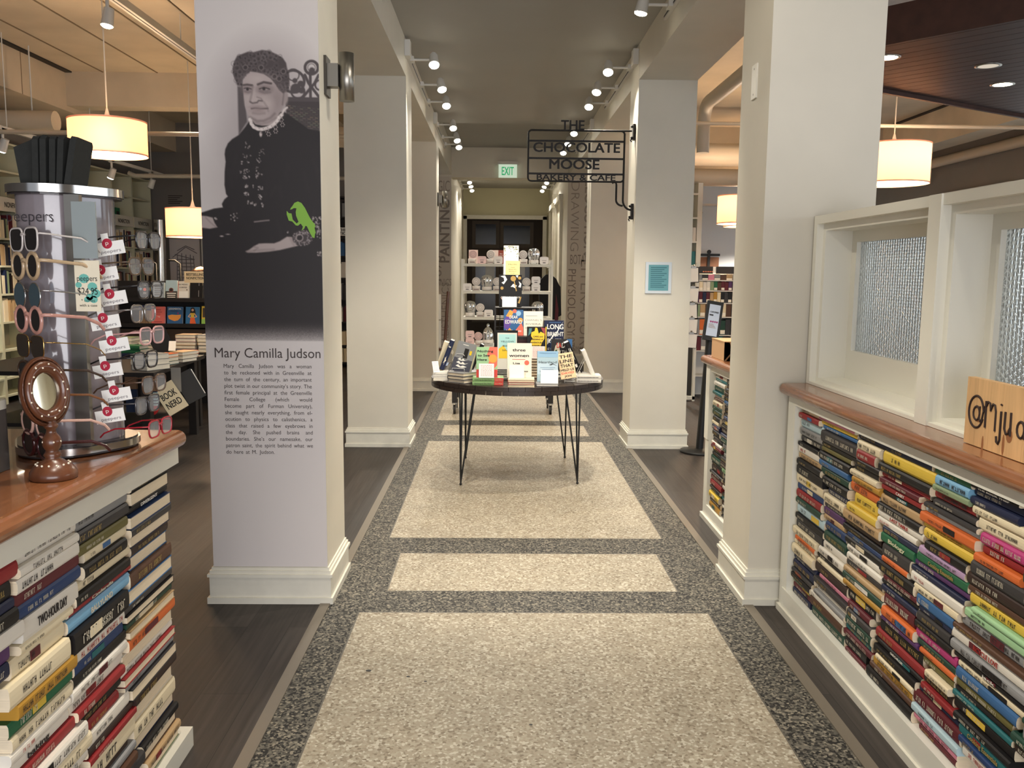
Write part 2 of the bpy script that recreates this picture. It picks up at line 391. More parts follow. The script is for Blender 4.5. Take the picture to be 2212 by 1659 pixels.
# ducts and pipes
def pipe(name, label, pts, r, m, cat='pipe', n=14, hang=()):
    b = MB(); b.tube(pts, r, m, n)
    for x, y, z in hang: b.cyl((x, y, z), (x, y, 3.899), .008, WHITEMETAL, 6)
    return tag(b.build(name), label, cat)
DUCT = mat('painted_duct', (198, 182, 158), .5)
GPIPE = mat('grey_duct', (170, 164, 152), .5)
def elbow(p, a, c, r, n=7):
    p, a, c = Vector(p), Vector(a).normalized(), Vector(c).normalized()
    return [p-a*r*(1-k/n)**2+c*r*(k/n)**2 for k in range(n+1)]
pipe('vent_pipe', 'pale vent pipe running back then bending down beside the second white pillar', [(2.45, 6.6, 3.55)]+elbow((2.45, 10.6, 3.55), (0, 1, 0), (0, 0, -1), .25)+[(2.45, 10.6, 3.0)], .075, GPIPE)
pipe('air_duct', 'wide round air duct crossing under the ceiling behind the second pillar', [(2.0, 12.0, 3.17), (4.6, 12.0, 3.17)], .15, DUCT, 'duct', hang=((2.2, 12, 3.17), (4.3, 12, 3.17)))
pipe('air_duct', 'warm lit round duct hung below the wider crossing duct', [(2.0, 13.4, 3.02), (4.6, 13.4, 3.02)], .13, DUCT, 'duct', hang=((2.2, 13.4, 3.02), (4.3, 13.4, 3.02)))
pipe('water_pipe', 'cream insulated pipe along the dark wall above the cafe lampshade', [(6.8, 3.0, 3.32), (6.8, 16.5, 3.32)], .075, DUCT)
pipe('sprinkler_pipe', 'thin cream pipe with elbows under the beam over the cafe', [(1.8, 9.4, 3.14), (5.9, 9.4, 3.14), (6.1, 9.4, 3.02), (6.4, 9.4, 3.02), (6.65, 9.4, 3.14)], .02, DUCT)
b = MB(); b.box(3.0, 3.9, 10.0, 10.6, 3.1, 3.46, mat('grille_grey', (66, 63, 60), .5)); b.box(2.98, 3.92, 9.97, 10.6, 3.46, 3.55, WHITEMETAL); b.box(2.98, 3.0, 9.97, 10.6, 3.1, 3.46, WHITEMETAL); b.box(2.98, 3.92, 9.97, 10.6, 3.085, 3.1, WHITEMETAL); b.cyl((3.1, 10.3, 3.5), (3.1, 10.3, 3.899), .01, WHITEMETAL, 6); b.cyl((3.8, 10.3, 3.5), (3.8, 10.3, 3.899), .01, WHITEMETAL, 6)
tag(b.build('heater_unit'), 'dark fronted heater box hung below the ceiling beside the big pillar', 'heater')
pipe('sprinkler_pipe', 'long cream pipe across the side room above the drum lampshades', [(-5.6, 9.0, 3.02), (-5.6, 9.0, 2.93), (-5.52, 9.0, 2.9), (-1.35, 9.0, 2.9)], .022, DUCT)
pipe('sprinkler_pipe', 'grey pipe across the top of the side room near the ceiling', [(-5.1, 5.6, 3.72), (-1.4, 5.6, 3.72)], .045, GPIPE)
pipe('sprinkler_pipe', 'short pale pipe ending in an elbow above the nonfiction bookcases', [(-5.2, 12.6, 2.9), (-5.1, 12.6, 2.86), (-1.35, 12.6, 2.86)], .03, GPIPE)
pipe('roof_drain_pipe', 'short fat cream drain pipe dropping from the ceiling by the portrait pillar', [(-3.05, 9.7, 3.9), (-3.05, 9.7, 3.2)]+elbow((-3.05, 9.7, 3.05), (0, 0, -1), (1, 0, 0), .12)+[(-1.4, 9.7, 2.98)], .11, DUCT)
pipe('air_duct', 'stubby round duct end high above the sunglasses stand', [(-6, 9.7, 3.12), (-4.75, 9.7, 3.12)], .11, DUCT, 'duct', hang=((-5.0, 9.7, 3.12),))
pipe('cable', 'dark loop of cable hanging from the ceiling over the track light', [(-3.3+.12*math.cos(a), 5.9, 3.75+.11*math.sin(a)) for a in [PI*k/8 for k in range(8, 17)]]+[(-3.18, 5.9, 3.9)], .012, INK, 'cable')
pipe('conduit', 'straight drop pipe hanging from the ceiling beside the portrait pillar', [(-1.95, 5.4, 3.9), (-1.95, 5.4, 3.62)], .03, GPIPE)

# names panels on the fourth pair of pillars
NP = mat('names_panel', (196, 188, 176), .7); NT = mat('names_lettering', (150, 140, 130), .7); NT2 = mat('names_lettering_dark', (134, 124, 116), .7)
def npanel(x0, x1, label, items):
    t = thing('names_panel', label, 'wall panel', ((x0+x1)/2, 15.045, 0))
    b = MB(); b.box(-(x1-x0)/2, (x1-x0)/2, -.006, .002, .18, 3.16, NP); b.build('panel', t)
    for s, cx, cz, ln, cap, rot, bold, m in items:
        b = MB(); M = facing_cam(cx-(x0+x1)/2, -.0075, cz) @ R(rot, 'Z')
        b.text(s, m, M @ T(0, -cap/2, 0), w=ln, h=cap, bold=bold); b.build('lettering', t)
# reading down: rot -90, reading up: rot +90
D, U = -PI/2, PI/2
npanel(1.2, 1.703, 'grey panel with names of subjects read downward, elocution, drawing, literature', [
    ('ELOCUTION', 1.57, 2.50, 1.25, .16, D, .02, NT), ('DRAWING', 1.33, 2.52, 1.16, .15, D, -.012, NT), ('BOTANY', 1.45, 1.80, .38, .17, 0, .0, NT2),
    ('LITERATURE', 1.54, .98, 1.62, .19, D, -.01, NT), ('PHYSIOLOGY', 1.30, 1.06, 1.14, .14, D, .01, NT2), ('1878', 1.30, .36, .3, .14, D, 0, NT), ('PENMANSHIP', 1.47, .06+.2, .42, .1, 0, .01, NT)])
npanel(-1.316, -.783, 'grey panel with names of subjects read upward, logic and painting', [
    ('LOGIC', -.99, 3.01, .36, .19, 0, .01, NT), ('PAINTING', -.90, 2.25, 1.05, .17, U, .02, NT2), ('1878', -1.02, 1.62, .42, .14, U, .01, NT), ('MECHANICS', -1.03, 1.2+.19, .5, .12, 0, 0, NT),
    ('COMPOSITION', -1.17, .88, 1.3, .15, U, .015, NT2), ('CALISTHENICS', -.89, .80, 1.16, .13, U, -.008, NT)])
# ================================================================ lamps
def spot(parent, loc, direction, energy, size, col=(1, .925, .80), blend=.5, soft=.03):
    l = bpy.data.lights.new('track_spot', 'SPOT'); l.energy = energy; l.spot_size = size; l.spot_blend = blend; l.color = col; l.shadow_soft_size = soft
    o = bpy.data.objects.new('track_spot', l); COL.objects.link(o); o.parent = parent; o.location = loc
    o.rotation_euler = Vector(direction).to_track_quat('-Z', 'Y').to_euler()
    return o
HEADN = {}
def track_head(side, x, y, z, aim, lit, label, group, energy=190, size=1.9):
    """head on an arm that comes off the track on a beam face; side +1: face looks to +x"""
    t = thing('track_light', label, 'track light', (x, y, z), 0, group)
    hx = side*.2
    b = MB(); b.box(min(0, side*.03), max(0, side*.03), -.05, .05, -.02, .02, WHITEMETAL); b.cyl((side*.02, 0, 0), (hx, 0, 0), .011, WHITEMETAL, 8); b.build('arm', t)
    d = Vector(aim).normalized(); p = Vector((hx, 0, -.005)); q = p-d*.055; r = p+d*.05
    b = MB(); b.cyl(q, r, .036, WHITEMETAL, 16, r1=.046); b.cyl(q-d*.02, q, .025, WHITEMETAL, 12); b.build('lamp_head', t)
    b = MB(); Q = Matrix.Translation(r+d*.002) @ d.to_track_quat('Z', 'Y').to_matrix().to_4x4()
    b.lathe([(.044, -.004), (.041, .006), (.03, .012), (1e-5, .014)], LAMPLENS if lit else STEEL, Q, 16); b.build('lens', t)
    if lit: spot(t, r+d*.03, d, energy, size)
    return t
def track(side, x, y0, y1, label, z=3.37):
    b = MB(); x1 = x+side*.025
    b.box(min(x, x1), max(x, x1), y0, y1, z-.018, z+.018, WHITEMETAL); b.box(min(x1, x1+side*.001), max(x1, x1+side*.001), y0+.02, y1-.02, z-.006, z+.006, INK)
    x2 = x+side*.045; b.box(min(x, x2), max(x, x2), y0-.02, y0+.1, z-.03, z+.1, WHITEMETAL)
    return tag(b.build('light_track'), label, 'light track')
# sloped aims: across the corridor and a little forward or back
LY = [[(4.75, 1), (5.83, 0)], [(7.8, 1), (8.8, 1), (9.65, 1)], [(11.1, 1), (12.1, 1), (12.75, 1)], [(17.6, 1), (18.4, 1), (19.3, 1)]]
RY = [[(4.7, 1), (6.16, 1)], [(7.98, 1), (8.83, 1), (9.6, 1)], [(11.4, 1), (12.3, 1), (13.2, 1)], [(17.5, 1), (18.3, 1), (19.2, 1)]]
BAY = ['over the round book table', 'beyond the hanging iron sign', 'over the last names panels', 'in the far room']
for side, xs, LL, nm in ((1, -.783, LY, 'portrait-pillar side'), (-1, 1.2, RY, 'hanging-sign side')):
    for k, L in enumerate(LL):
        track(side, xs, L[0][0]-.25, L[-1][0]+.3, 'white lighting track on the beam, %s, %s' % (nm, BAY[k]))
        for j, (yy, lit) in enumerate(L):
            lab = '%s white spotlight of the %s track, %s' % ({0: 'first', 1: 'second', 2: 'third'}[j], nm, BAY[k])
            aim = (side*(.22 if j % 2 else .1), (-.62 if j != 1 else -.5), -1)
            if k == 0: aim = (side*.2, (.42, .05)[j], -1)
            track_head(side, xs+side*.025, yy, 3.37, aim, lit, lab, 'spotlights along the corridor', energy=(165, 75, 72, 95)[k], size=1.75)
        if k == 0:  # out-of-view track and heads added to light floor, counter and pillar faces
            track(side, xs, .9, 3.75, 'white lighting track on the beam, %s, before the first pillars' % nm)
            for j, yy in enumerate((1.3, 2.3, 3.3)): track_head(side, xs+side*.025, yy, 3.37, (((.42 if side < 0 else .28), (.0, .05)[j], -1) if j < 2 else (side*.9, .5, -1)), 1, '%s white spotlight of the %s track, before the first pillars' % (('first', 'second', 'third')[j], nm), 'spotlights along the corridor', energy=(70 if j == 2 else 24 if side < 0 else 150), size=1.35)

# drum pendants
SHADE = bpy.data.materials.new('linen_shade'); SHADE.use_nodes = True
def _shade():
    nt = SHADE.node_tree; b = nt.nodes['Principled BSDF']; b.inputs['Base Color'].default_value = (*lin((240, 206, 182)), 1); b.inputs['Roughness'].default_value = .9
    tl = nt.nodes.new('ShaderNodeBsdfTranslucent'); tl.inputs[0].default_value = (*lin((255, 196, 160)), 1)
    mx = nt.nodes.new('ShaderNodeMixShader'); mx.inputs[0].default_value = .17
    nt.links.new(b.outputs[0], mx.inputs[1]); nt.links.new(tl.outputs[0], mx.inputs[2]); nt.links.new(mx.outputs[0], nt.nodes['Material Output'].inputs[0])
_shade()
BULB = mat('warm_bulb', (255, 226, 180), .5, emit=14); DIFF = mat('lamp_diffuser', (255, 236, 205), .6, emit=3.2)
def pendant(x, y, zb, rad, h, label, energy):
    t = thing('pendant_lamp', label, 'lamp', (x, y, zb), 0, None)
    b = MB(); b.lathe([(rad, 0), (rad, h)], SHADE, n=40, cap=False)
    b.lathe([(rad, 0), (rad+.003, .0), (rad+.003, .012), (rad, .012)], SHADE, n=40, cap=False); b.lathe([(rad, h-.012), (rad+.003, h-.012), (rad+.003, h), (rad, h)], SHADE, n=40, cap=False)
    b.build('lamp_shade', t)
    b = MB(); b.cyl((0, 0, h+.02), (0, 0, 3.9-zb), .006, WHITEMETAL, 8); b.build('cord', t)
    b = MB(); b.lathe([(.03, h-.03), (.045, h), (.045, h+.012), (.025, h+.03), (.012, h+.08), (.007, h+.1)], WHITEMETAL, n=16)
    for k in range(3):
        a = 2*PI*k/3; b.cyl((0, 0, h-.005), (rad*math.cos(a), rad*math.sin(a), h-.005), .004, WHITEMETAL, 6)
    b.build('canopy_fitting', t)
    b = MB(); b.lathe([(1e-5, .016), (rad-.006, .016)], DIFF, n=40); b.build('diffuser', t)
    b = MB(); b.ball((0, 0, h*.55), .045, BULB, 8); b.build('bulb', t)
    l = bpy.data.lights.new('bulb_light', 'POINT'); l.energy = energy; l.color = (1, .84, .64); l.shadow_soft_size = .07
    o = bpy.data.objects.new('bulb_light', l); COL.objects.link(o); o.parent = t; o.location = (0, 0, h*.55+.06)
    l = bpy.data.lights.new('bulb_downlight', 'AREA'); l.shape = 'DISK'; l.size = rad*1.6; l.energy = energy*.35; l.color = (1, .84, .62)
    o = bpy.data.objects.new('bulb_downlight', l); COL.objects.link(o); o.parent = t; o.location = (0, 0, .008)
    return t
pendant(-3.25, 7.5, 2.49, .305, .285, 'large drum pendant lamp with cream shade above the sunglasses stand', 48)
pendant(-3.53, 10.3, 1.925, .30, .33, 'drum pendant lamp with cream shade half hidden behind the portrait pillar', 40)
pendant(3.85, 8.6, 2.45, .34, .38, 'drum pendant lamp with cream shade above the frosted windows', 90)
pendant(3.06, 11, 2.19, .30, .35, 'drum pendant lamp with cream shade partly behind the white pillar, beyond the cafe counter', 60)
pendant(3.92, 14, 2.32, .30, .35, 'small far drum pendant just behind the lamp beside the white pillar', 30)

# track with lamps in the room at the side, and over the bookcases
WTRK = WHITEMETAL
def ceiling_track(p0, p1, label, r=.02):
    b = MB(); p0 = Vector(p0); p1 = Vector(p1); d = (p1-p0); L = d.length
    M = Matrix.Translation(p0) @ d.to_track_quat('Y', 'Z').to_matrix().to_4x4()
    b.box(-r, r, 0, L, -r, r, WTRK, M); b.box(-.005, .005, .1, L, -r-.001, -r, INK, M)
    for s in (.12, .5, .88): q = p0+d*s; b.cyl(q, (q.x, q.y, 3.9), .006, WTRK, 6)
    return tag(b.build('light_track'), label, 'light track')
def hanging_head(x, y, z, aim, lit, label, energy=60):
    t = thing('track_light', label, 'track light', (x, y, z), 0)
    d = Vector(aim).normalized()
    b = MB(); b.box(-.02, .02, -.04, .04, -.03, 0, WTRK); b.cyl((0, 0, -.02), (0, 0, -.12), .014, WTRK, 8); b.build('arm', t)
    p = Vector((0, 0, -.17)); b = MB(); b.cyl(p-d*.07, p+d*.06, .038, WTRK, 14, r1=.046); b.build('lamp_head', t)
    b = MB(); Q = Matrix.Translation(p+d*.061) @ d.to_track_quat('Z', 'Y').to_matrix().to_4x4()
    b.lathe([(.044, 0), (.03, .01), (1e-5, .012)], LAMPLENS if lit else STEEL, Q, 14); b.build('lens', t)
    if lit: spot(t, p+d*.09, d, energy, 1.4, col=(1, .92, .8))
ceiling_track((-2.95, 5.9, 3.62), (-2.95, 11, 3.62), 'white lighting track below the concrete ceiling, above the large drum lamp', .03)
hanging_head(-2.95, 6.9, 3.6, (-.1, -.15, -1), 1, 'lit white spotlight on the ceiling track above the drum lamp', 60)
hanging_head(-2.95, 9.1, 3.6, (-.2, .2, -1), 1, 'white spotlight on the ceiling track close to the portrait pillar', 60)
ceiling_track((-5.0, 8.6, 2.95), (-5.0, 13.5, 2.95), 'thin white track hung in front of the nonfiction bookcases')
for y, lit, lab in ((9.1, 1, 'lit spotlight on the bookcase track above the crowded shelf'), (11.6, 1, 'spotlight on the bookcase track just past the sunglasses stand'), (12.9, 0, 'dark spotlight near the end of the bookcase track')):
    hanging_head(-5.0, y, 2.95, (-.45, .1, -1), lit, lab, 170)
ceiling_track((2.4, 12.2, 2.77), (2.4, 13.1, 2.77), 'short white track before the white bookcase beyond the cafe counter')
ceiling_track((3.2, 15.4, 2.77), (5.4, 15.4, 2.77), 'white track before the white end wall beyond the cafe counter')
hanging_head(4.8, 15.4, 2.75, (-.1, .6, -1), 1, 'added spotlight brightening the white end wall, hidden behind the big pillar', 300)  # unseen extra spotlight, added to lift the white end wall
hanging_head(3.55, 15.4, 2.75, (-.1, .6, -1), 1, 'bright spotlight before the white wall beyond the cafe counter', 280)
hanging_head(2.4, 12.4, 2.75, (.3, -.5, -1), 1, 'spotlight aimed at the white bookcase beyond the cafe counter', 110)
# ================================================================ portrait mural on the first pillar
def mural():
    t = thing('portrait_mural', 'printed mural of a seated woman in black, with a name and biography, on white pillar', 'mural', (-1.0495, 3.947, 0))
    x0, x1 = -.2655, .2655
    W, H = 220, 640; zt, zb = 3.19, .175
    # rows are finer over the portrait
    zs = np.concatenate([np.linspace(3.19, 2.80, 14)[:-1], np.linspace(2.80, 1.14, 560), np.linspace(1.14, .175, 14)[1:]]); H = len(zs)
    us = np.linspace(0, 1, W)
    yy = np.interp(zs, [0, .36, 1.101, 1.206, 1.311, 1.519, 1.723, 1.925, 2.125, 2.322, 2.5, 2.708, 3.3], [1320, 1140, 800, 750, 700, 600, 500, 400, 300, 200, 108, 0, -305])
    X = np.empty((H, W)); Y = np.repeat(yy[:, None], W, 1)
    xl = 419+.034*yy; xr = 688+.0145*yy
    X = xl[:, None]+us[None, :]*(xr-xl)[:, None]
    C = np.empty((H, W, 3)); C[:] = (206, 199, 196)
    rs = np.random.RandomState(4)
    def c3(p): return (440+p[0]*.1809, 100+p[1]*.1809)
    def c4(p): return (440+p[0]*.217, 380+p[1]*.217)
    def sdf(pts, closed=True):
        pts = np.array(pts, float); n = len(pts); d = np.full(X.shape, 1e9); ins = np.zeros(X.shape, bool)
        for i in range(n if closed else n-1):
            a = pts[i]; b_ = pts[(i+1) % n]; e = b_-a; L = max(e@e, 1e-9)
            tt = np.clip(((X-a[0])*e[0]+(Y-a[1])*e[1])/L, 0, 1)
            d = np.minimum(d, np.hypot(X-a[0]-tt*e[0], Y-a[1]-tt*e[1]))
            if closed:
                c = (a[1] > Y) != (b_[1] > Y)
                with np.errstate(divide='ignore', invalid='ignore'):
                    ins ^= c & (X < (b_[0]-a[0])*(Y-a[1])/(b_[1]-a[1])+a[0])
        return np.where(ins, -d, d) if closed else d
    def lay(a, col): C[:] = C*(1-a[..., None])+np.array(col)*a[..., None]
    def sm(d, soft): return np.clip(.5-d/(2*soft), 0, 1)
    def poly(pts, col, soft=1.2, k=c3, op=1): lay(sm(sdf([k(p) for p in pts]), soft)*op, col)
    def line(pts, wd, col, soft=1, k=c3, op=1): lay(sm(sdf([k(p) for p in pts], False)-wd/2, soft)*op, col)
    def ell(c, rx, ry, col, soft=1.2, k=c3, op=1, rot=0):
        c = np.array(k(c)); f = .1809 if k is c3 else .217; rx *= f; ry *= f
        dx = X-c[0]; dy = Y-c[1]; u = dx*math.cos(rot)+dy*math.sin(rot); v = -dx*math.sin(rot)+dy*math.cos(rot)
        d = (np.hypot(u/rx, v/ry)-1)*min(rx, ry); lay(sm(d, soft)*op, col)
    def ring(c, r, wd, col, soft=1, k=c3, op=1):
        c = np.array(k(c)); f = .1809 if k is c3 else .217
        d = np.abs(np.hypot(X-c[0], Y-c[1])-r*f)-wd*f/2; lay(sm(d, soft)*op, col)
    DK = (33, 27, 28)
    # soft dark halo of the old print
    ell((760, 700), 620, 760, (168, 158, 158), 38, op=.75); ell((900, 1500), 820, 700, (150, 140, 140), 42, op=.5)
    # carved chair back
    chair = (76, 68, 69)
    poly([(405, 480), (480, 480), (520, 900), (420, 1060), (412, 800)], (84, 76, 77), 2)
    poly([(1000, 600), (1400, 600), (1400, 660), (1390, 1010), (1000, 900), (980, 660)], (62, 54, 55), 1.5)
    ring((1295, 240), 78, 34, chair); ring((1295, 240), 45, 9, (104, 95, 95)); ell((1300, 275), 34, 38, chair); ell((1300, 300), 40, 32, chair)
    ring((1075, 410), 132, 32, chair); ring((1075, 330), 70, 14, chair); ell((1095, 400), 30, 30, chair); ell((1165, 435), 40, 36, chair); ell((1105, 495), 62, 60, chair); ell((1175, 520), 36, 34, chair); ring((1130, 530), 80, 22, chair)
    line([(1215, 330), (1260, 430), (1390, 600)], 6, chair); line([(1380, 330), (1330, 430), (1190, 600)], 6, chair); line([(1280, 330), (1282, 600)], 6, chair); ring((1400, 450), 60, 22, chair); line([(985, 625), (1400, 625)], 9, chair)
    for i in range(15):
        for j in range(7):
            x = 1010+j*60+(i % 2)*28; y = 700+i*22+.1*(x-1000)
            line([(x, y), (x+30, y+3)], 1.8, (96+rs.randint(30), 88+rs.randint(28), 88), .8, op=.75 if rs.rand() > .35 else .2)
    # dress, sleeves, skirt
    dress = [c3(p) for p in [(560, 870), (500, 960), (420, 1060), (340, 1110), (290, 1160), (258, 1230), (250, 1290), (262, 1380), (250, 1500), (248, 1660)]]
    dress += [c4(p) for p in [(212, 120), (222, 180), (240, 205), (205, 235), (180, 280), (190, 315), (100, 328), (0, 362), (-60, 380), (-60, 1640), (1290, 1640), (1290, -100)]]
    dress += [c3(p) for p in [(1420, 1010), (1390, 1000), (1250, 970), (1060, 840), (960, 770)]]
    lay(sm(sdf(dress), 1.4), DK)
    for k in range(26):
        a = (rs.uniform(260, 1380), rs.uniform(1250, 2300)); line([a, (a[0]+rs.uniform(-60, 60), a[1]+rs.uniform(60, 240))], 5, (48, 40, 41), 4, op=.35)
    ell((620, 1350), 70, 500, (27, 22, 23), 14, op=.6)
    # hair mass, curls
    hair = [(345, 265), (365, 180), (400, 115), (470, 85), (530, 62), (600, 66), (700, 38), (790, 48), (880, 90), (950, 130), (990, 190), (1000, 250), (1025, 330), (1030, 430), (1015, 530), (960, 565), (900, 520), (860, 450), (800, 380), (720, 330), (640, 310), (560, 300), (510, 340), (470, 400), (462, 470), (410, 470), (372, 390), (352, 320)]
    poly(hair, (72, 63, 64), 1.6)
    hp = np.array(hair)
    for k in range(150):
        x = rs.uniform(350, 1020); y = rs.uniform(50, 520)
        n = len(hp); ins = False
        for i in range(n):
            a = hp[i]; b_ = hp[(i+1) % n]
            if (a[1] > y) != (b_[1] > y) and x < (b_[0]-a[0])*(y-a[1])/(b_[1]-a[1])+a[0]: ins = not ins
        if not ins: continue
        g = rs.randint(80, 112); ring((x, y), rs.uniform(18, 34), 8, (g, g-9, g-8), 1.1, op=.6); ell((x+4, y+5), 10, 10, (46, 39, 40), 1, op=.7)
    for x, y in ((848, 355), (905, 380), (955, 290), (690, 250), (500, 250)): ring((x, y), 30, 9, (122, 112, 111), 1, op=.8); ell((x, y), 20, 20, (56, 48, 49), 1)
    # face
    sk = (166, 152, 150)
    poly([(468, 470), (475, 410), (515, 345), (560, 303), (640, 312), (720, 332), (800, 384), (862, 452), (905, 520), (950, 560), (990, 545), (1010, 570), (1000, 640), (960, 700), (925, 760), (880, 850), (850, 900), (790, 940), (700, 945), (620, 930), (565, 870), (520, 800), (492, 710), (478, 600)], sk, 1.2)
    ell((880, 640), 90, 170, (128, 115, 114), 12, op=.55); ell((640, 385), 130, 50, (182, 169, 166), 9, op=.7); ell((760, 680), 70, 70, (180, 166, 163), 9, op=.7); ell((530, 640), 30, 70, (178, 165, 162), 6, op=.6)
    ell((985, 610), 26, 70, (150, 137, 135), 2); line([(960, 560), (945, 690)], 2.5, (104, 92, 92), 2, op=.8)
    ell((525, 515), 66, 46, (118, 105, 105), 5, op=.75); ell((730, 510), 84, 50, (112, 99, 99), 5, op=.8)
    line([(478, 462), (520, 456), (580, 463)], 4.2, (78, 68, 68), 1.4); line([(650, 452), (720, 424), (808, 438)], 4.6, (76, 66, 66), 1.6)
    ell((525, 514), 36, 17, (150, 138, 136), 1.2); ell((525, 512), 17, 17, (48, 40, 41), 1.2); line([(485, 502), (525, 494), (570, 508)], 2, (62, 53, 54), 1)
    ell((728, 506), 42, 18, (150, 138, 136), 1.2); ell((722, 504), 18, 18, (48, 40, 41), 1.2); line([(668, 506), (722, 486), (790, 506)], 2.2, (60, 52, 52), 1)
    line([(668, 535), (730, 556), (800, 545)], 2, (108, 96, 96), 2, op=.7); line([(490, 540), (530, 552), (570, 545)], 2, (108, 96, 96), 2, op=.7)
    poly([(590, 500), (610, 500), (615, 600), (690, 620), (700, 650), (640, 670), (590, 680), (555, 665), (560, 620)], (178, 164, 161), 3, op=.8)
    line([(588, 470), (578, 560), (556, 650)], 2.5, (122, 109, 108), 2.5, op=.8); line([(556, 662), (585, 678), (640, 668), (660, 645), (700, 648)], 3, (86, 75, 75), 1.6, op=.9); line([(640, 605), (690, 620), (702, 648)], 2, (120, 107, 106), 1.5, op=.8)
    line([(572, 742), (620, 736), (680, 742), (768, 738)], 3, (84, 72, 72), 1.2); ell((650, 724), 70, 14, (138, 122, 121), 3, op=.8); ell((655, 765), 70, 20, (146, 130, 128), 3, op=.9); line([(590, 796), (660, 806), (730, 796)], 2.5, (120, 107, 106), 3, op=.7)
    line([(720, 660), (760, 720), (775, 770)], 2.2, (126, 113, 112), 2.5, op=.7); line([(560, 850), (640, 890), (720, 886), (800, 850), (850, 800)], 4, (112, 100, 99), 3, op=.85); line([(600, 905), (690, 925), (780, 900), (860, 850)], 3, (120, 108, 107), 3, op=.7)
    # lace collar, brooch, beads
    col = [(556, 872), (572, 925), (600, 962), (650, 985), (700, 988), (750, 975), (800, 955), (850, 918), (885, 880), (905, 842), (935, 812)]
    line(col, 7.5, (206, 194, 190), 1.2)
    for p in col: ell(p, 20, 16, (214, 203, 199), 1); ell((p[0]+14, p[1]-8), 7, 6, (120, 108, 108), 1, op=.7)
    line([(945, 790), (965, 750), (1000, 724)], 4.5, (206, 194, 190), 1.2)
    ell((683, 1046), 17, 32, (196, 184, 180), 1.2); ell((690, 1030), 7, 9, (110, 98, 98), 1)
    def sparkle(cx, cy, n, rx, ry, k=c3):
        for _ in range(n): g = rs.randint(120, 205); ell((cx+rs.uniform(-rx, rx), cy+rs.uniform(-ry, ry)), rs.uniform(4, 8), rs.uniform(4, 8), (g, g-10, g-12), .9, k, op=.85)
    for x, y in ((860, 960), (945, 930), (862, 1010), (778, 1045), (930, 870), (755, 998)):
        for a in range(6): ell((x+22*math.cos(a*1.05), y+22*math.sin(a*1.05)), 6.5, 6.5, (178, 166, 163), .9)
    for x, y, n, rx, ry in ((520, 1200, 9, 30, 60), (500, 1300, 6, 30, 40), (560, 1300, 2, 6, 6), (690, 1260, 10, 40, 40), (655, 1360, 9, 30, 30), (450, 1390, 5, 18, 24), (530, 1380, 3, 10, 10), (515, 1490, 13, 40, 30), (440, 1500, 5, 14, 24), (645, 1490, 10, 22, 50), (510, 1560, 16, 40, 22), (635, 1560, 8, 14, 20), (695, 1530, 3, 6, 8)): sparkle(x, y, n, rx, ry)
    for x, y, n, rx, ry in ((430, 100, 12, 22, 14), (490, 100, 4, 8, 16), (565, 120, 10, 22, 20), (430, 180, 14, 26, 16), (560, 210, 12, 22, 24), (465, 262, 9, 28, 14), (515, 288, 7, 14, 14), (590, 285, 9, 14, 18), (300, 410, 12, 34, 40), (120, 430, 7, 12, 12)): sparkle(x, y, n, rx, ry, c4)
    # hands, cuffs, belt
    k = c4
    poly([(-30, 398), (30, 404), (88, 418), (108, 470), (135, 514), (60, 530), (-30, 520)], (172, 158, 155), 1.5, k); line([(20, 420), (70, 470), (120, 512)], 2, (128, 115, 114), 2, k, .7)
    poly([(415, 752), (450, 735), (500, 698), (550, 672), (620, 668), (700, 668), (760, 645), (830, 600), (885, 604), (902, 650), (940, 690), (860, 710), (760, 735), (650, 752), (520, 764), (440, 764)], (170, 156, 153), 1.5, k)
    line([(430, 756), (520, 742), (600, 735), (700, 730)], 2.4, (128, 116, 114), 3, k, .8); line([(500, 705), (540, 715), (500, 745)], 2, (120, 107, 106), 2, k, .7); line([(860, 610), (880, 650), (900, 690)], 3, (134, 121, 119), 3, k, .6)
    line([(505, 456), (580, 446), (650, 438)], 3, (128, 117, 116), 1.2, k)
    ell((985, 612), 100, 78, (64, 56, 57), 2, k)
    for _ in range(130):
        a = rs.uniform(0, 6.28); r = rs.uniform(.3, 1)**.6; g = rs.randint(110, 185); ell((985+100*r*math.cos(a), 612+78*r*math.sin(a)), 5, 5, (g, g-10, g-10), .9, k, op=.7)
    ring((955, 610), 34, 9, (158, 146, 144), 1, k); ell((955, 610), 24, 20, (40, 34, 35), 1, k)
    sparkle(1130, 450, 40, 46, 60, k); sparkle(1150, 560, 16, 22, 50, k); sparkle(1150, 770, 14, 22, 22, k); sparkle(838, 555, 3, 5, 8, k)
    ell((178, 603), 18, 8, (168, 156, 153), 1, k); ell((240, 583), 20, 6, (150, 138, 136), 1, k)
    # bottom fade of the print into the paper
    f = np.clip((Y-690)/66, 0, 1); f = f*f*(3-2*f); nz = rs.rand(*Y.shape)*.16*np.sin(np.clip(f, 0, 1)*PI); f = np.clip(f+nz-.08*np.sin(f*PI), 0, 1)
    lay(f, (206, 199, 196))
    m = bpy.data.materials.new('mural_print'); m.use_nodes = True; nt = m.node_tree; bs = nt.nodes['Principled BSDF']; bs.inputs['Roughness'].default_value = .6
    at = nt.nodes.new('ShaderNodeAttribute'); at.attribute_name = 'print'; nt.links.new(at.outputs['Color'], bs.inputs['Base Color'])
    xs = x0+us*(x1-x0)
    vs = np.empty((H, W, 3), np.float32); vs[..., 0] = xs[None]; vs[..., 1] = 0; vs[..., 2] = zs[:, None]
    idx = np.arange(H*W).reshape(H, W); fs = np.stack([idx[:-1, :-1], idx[1:, :-1], idx[1:, 1:], idx[:-1, 1:]], -1).reshape(-1, 4)
    me = bpy.data.meshes.new('print'); me.vertices.add(H*W); me.vertices.foreach_set('co', vs.ravel())
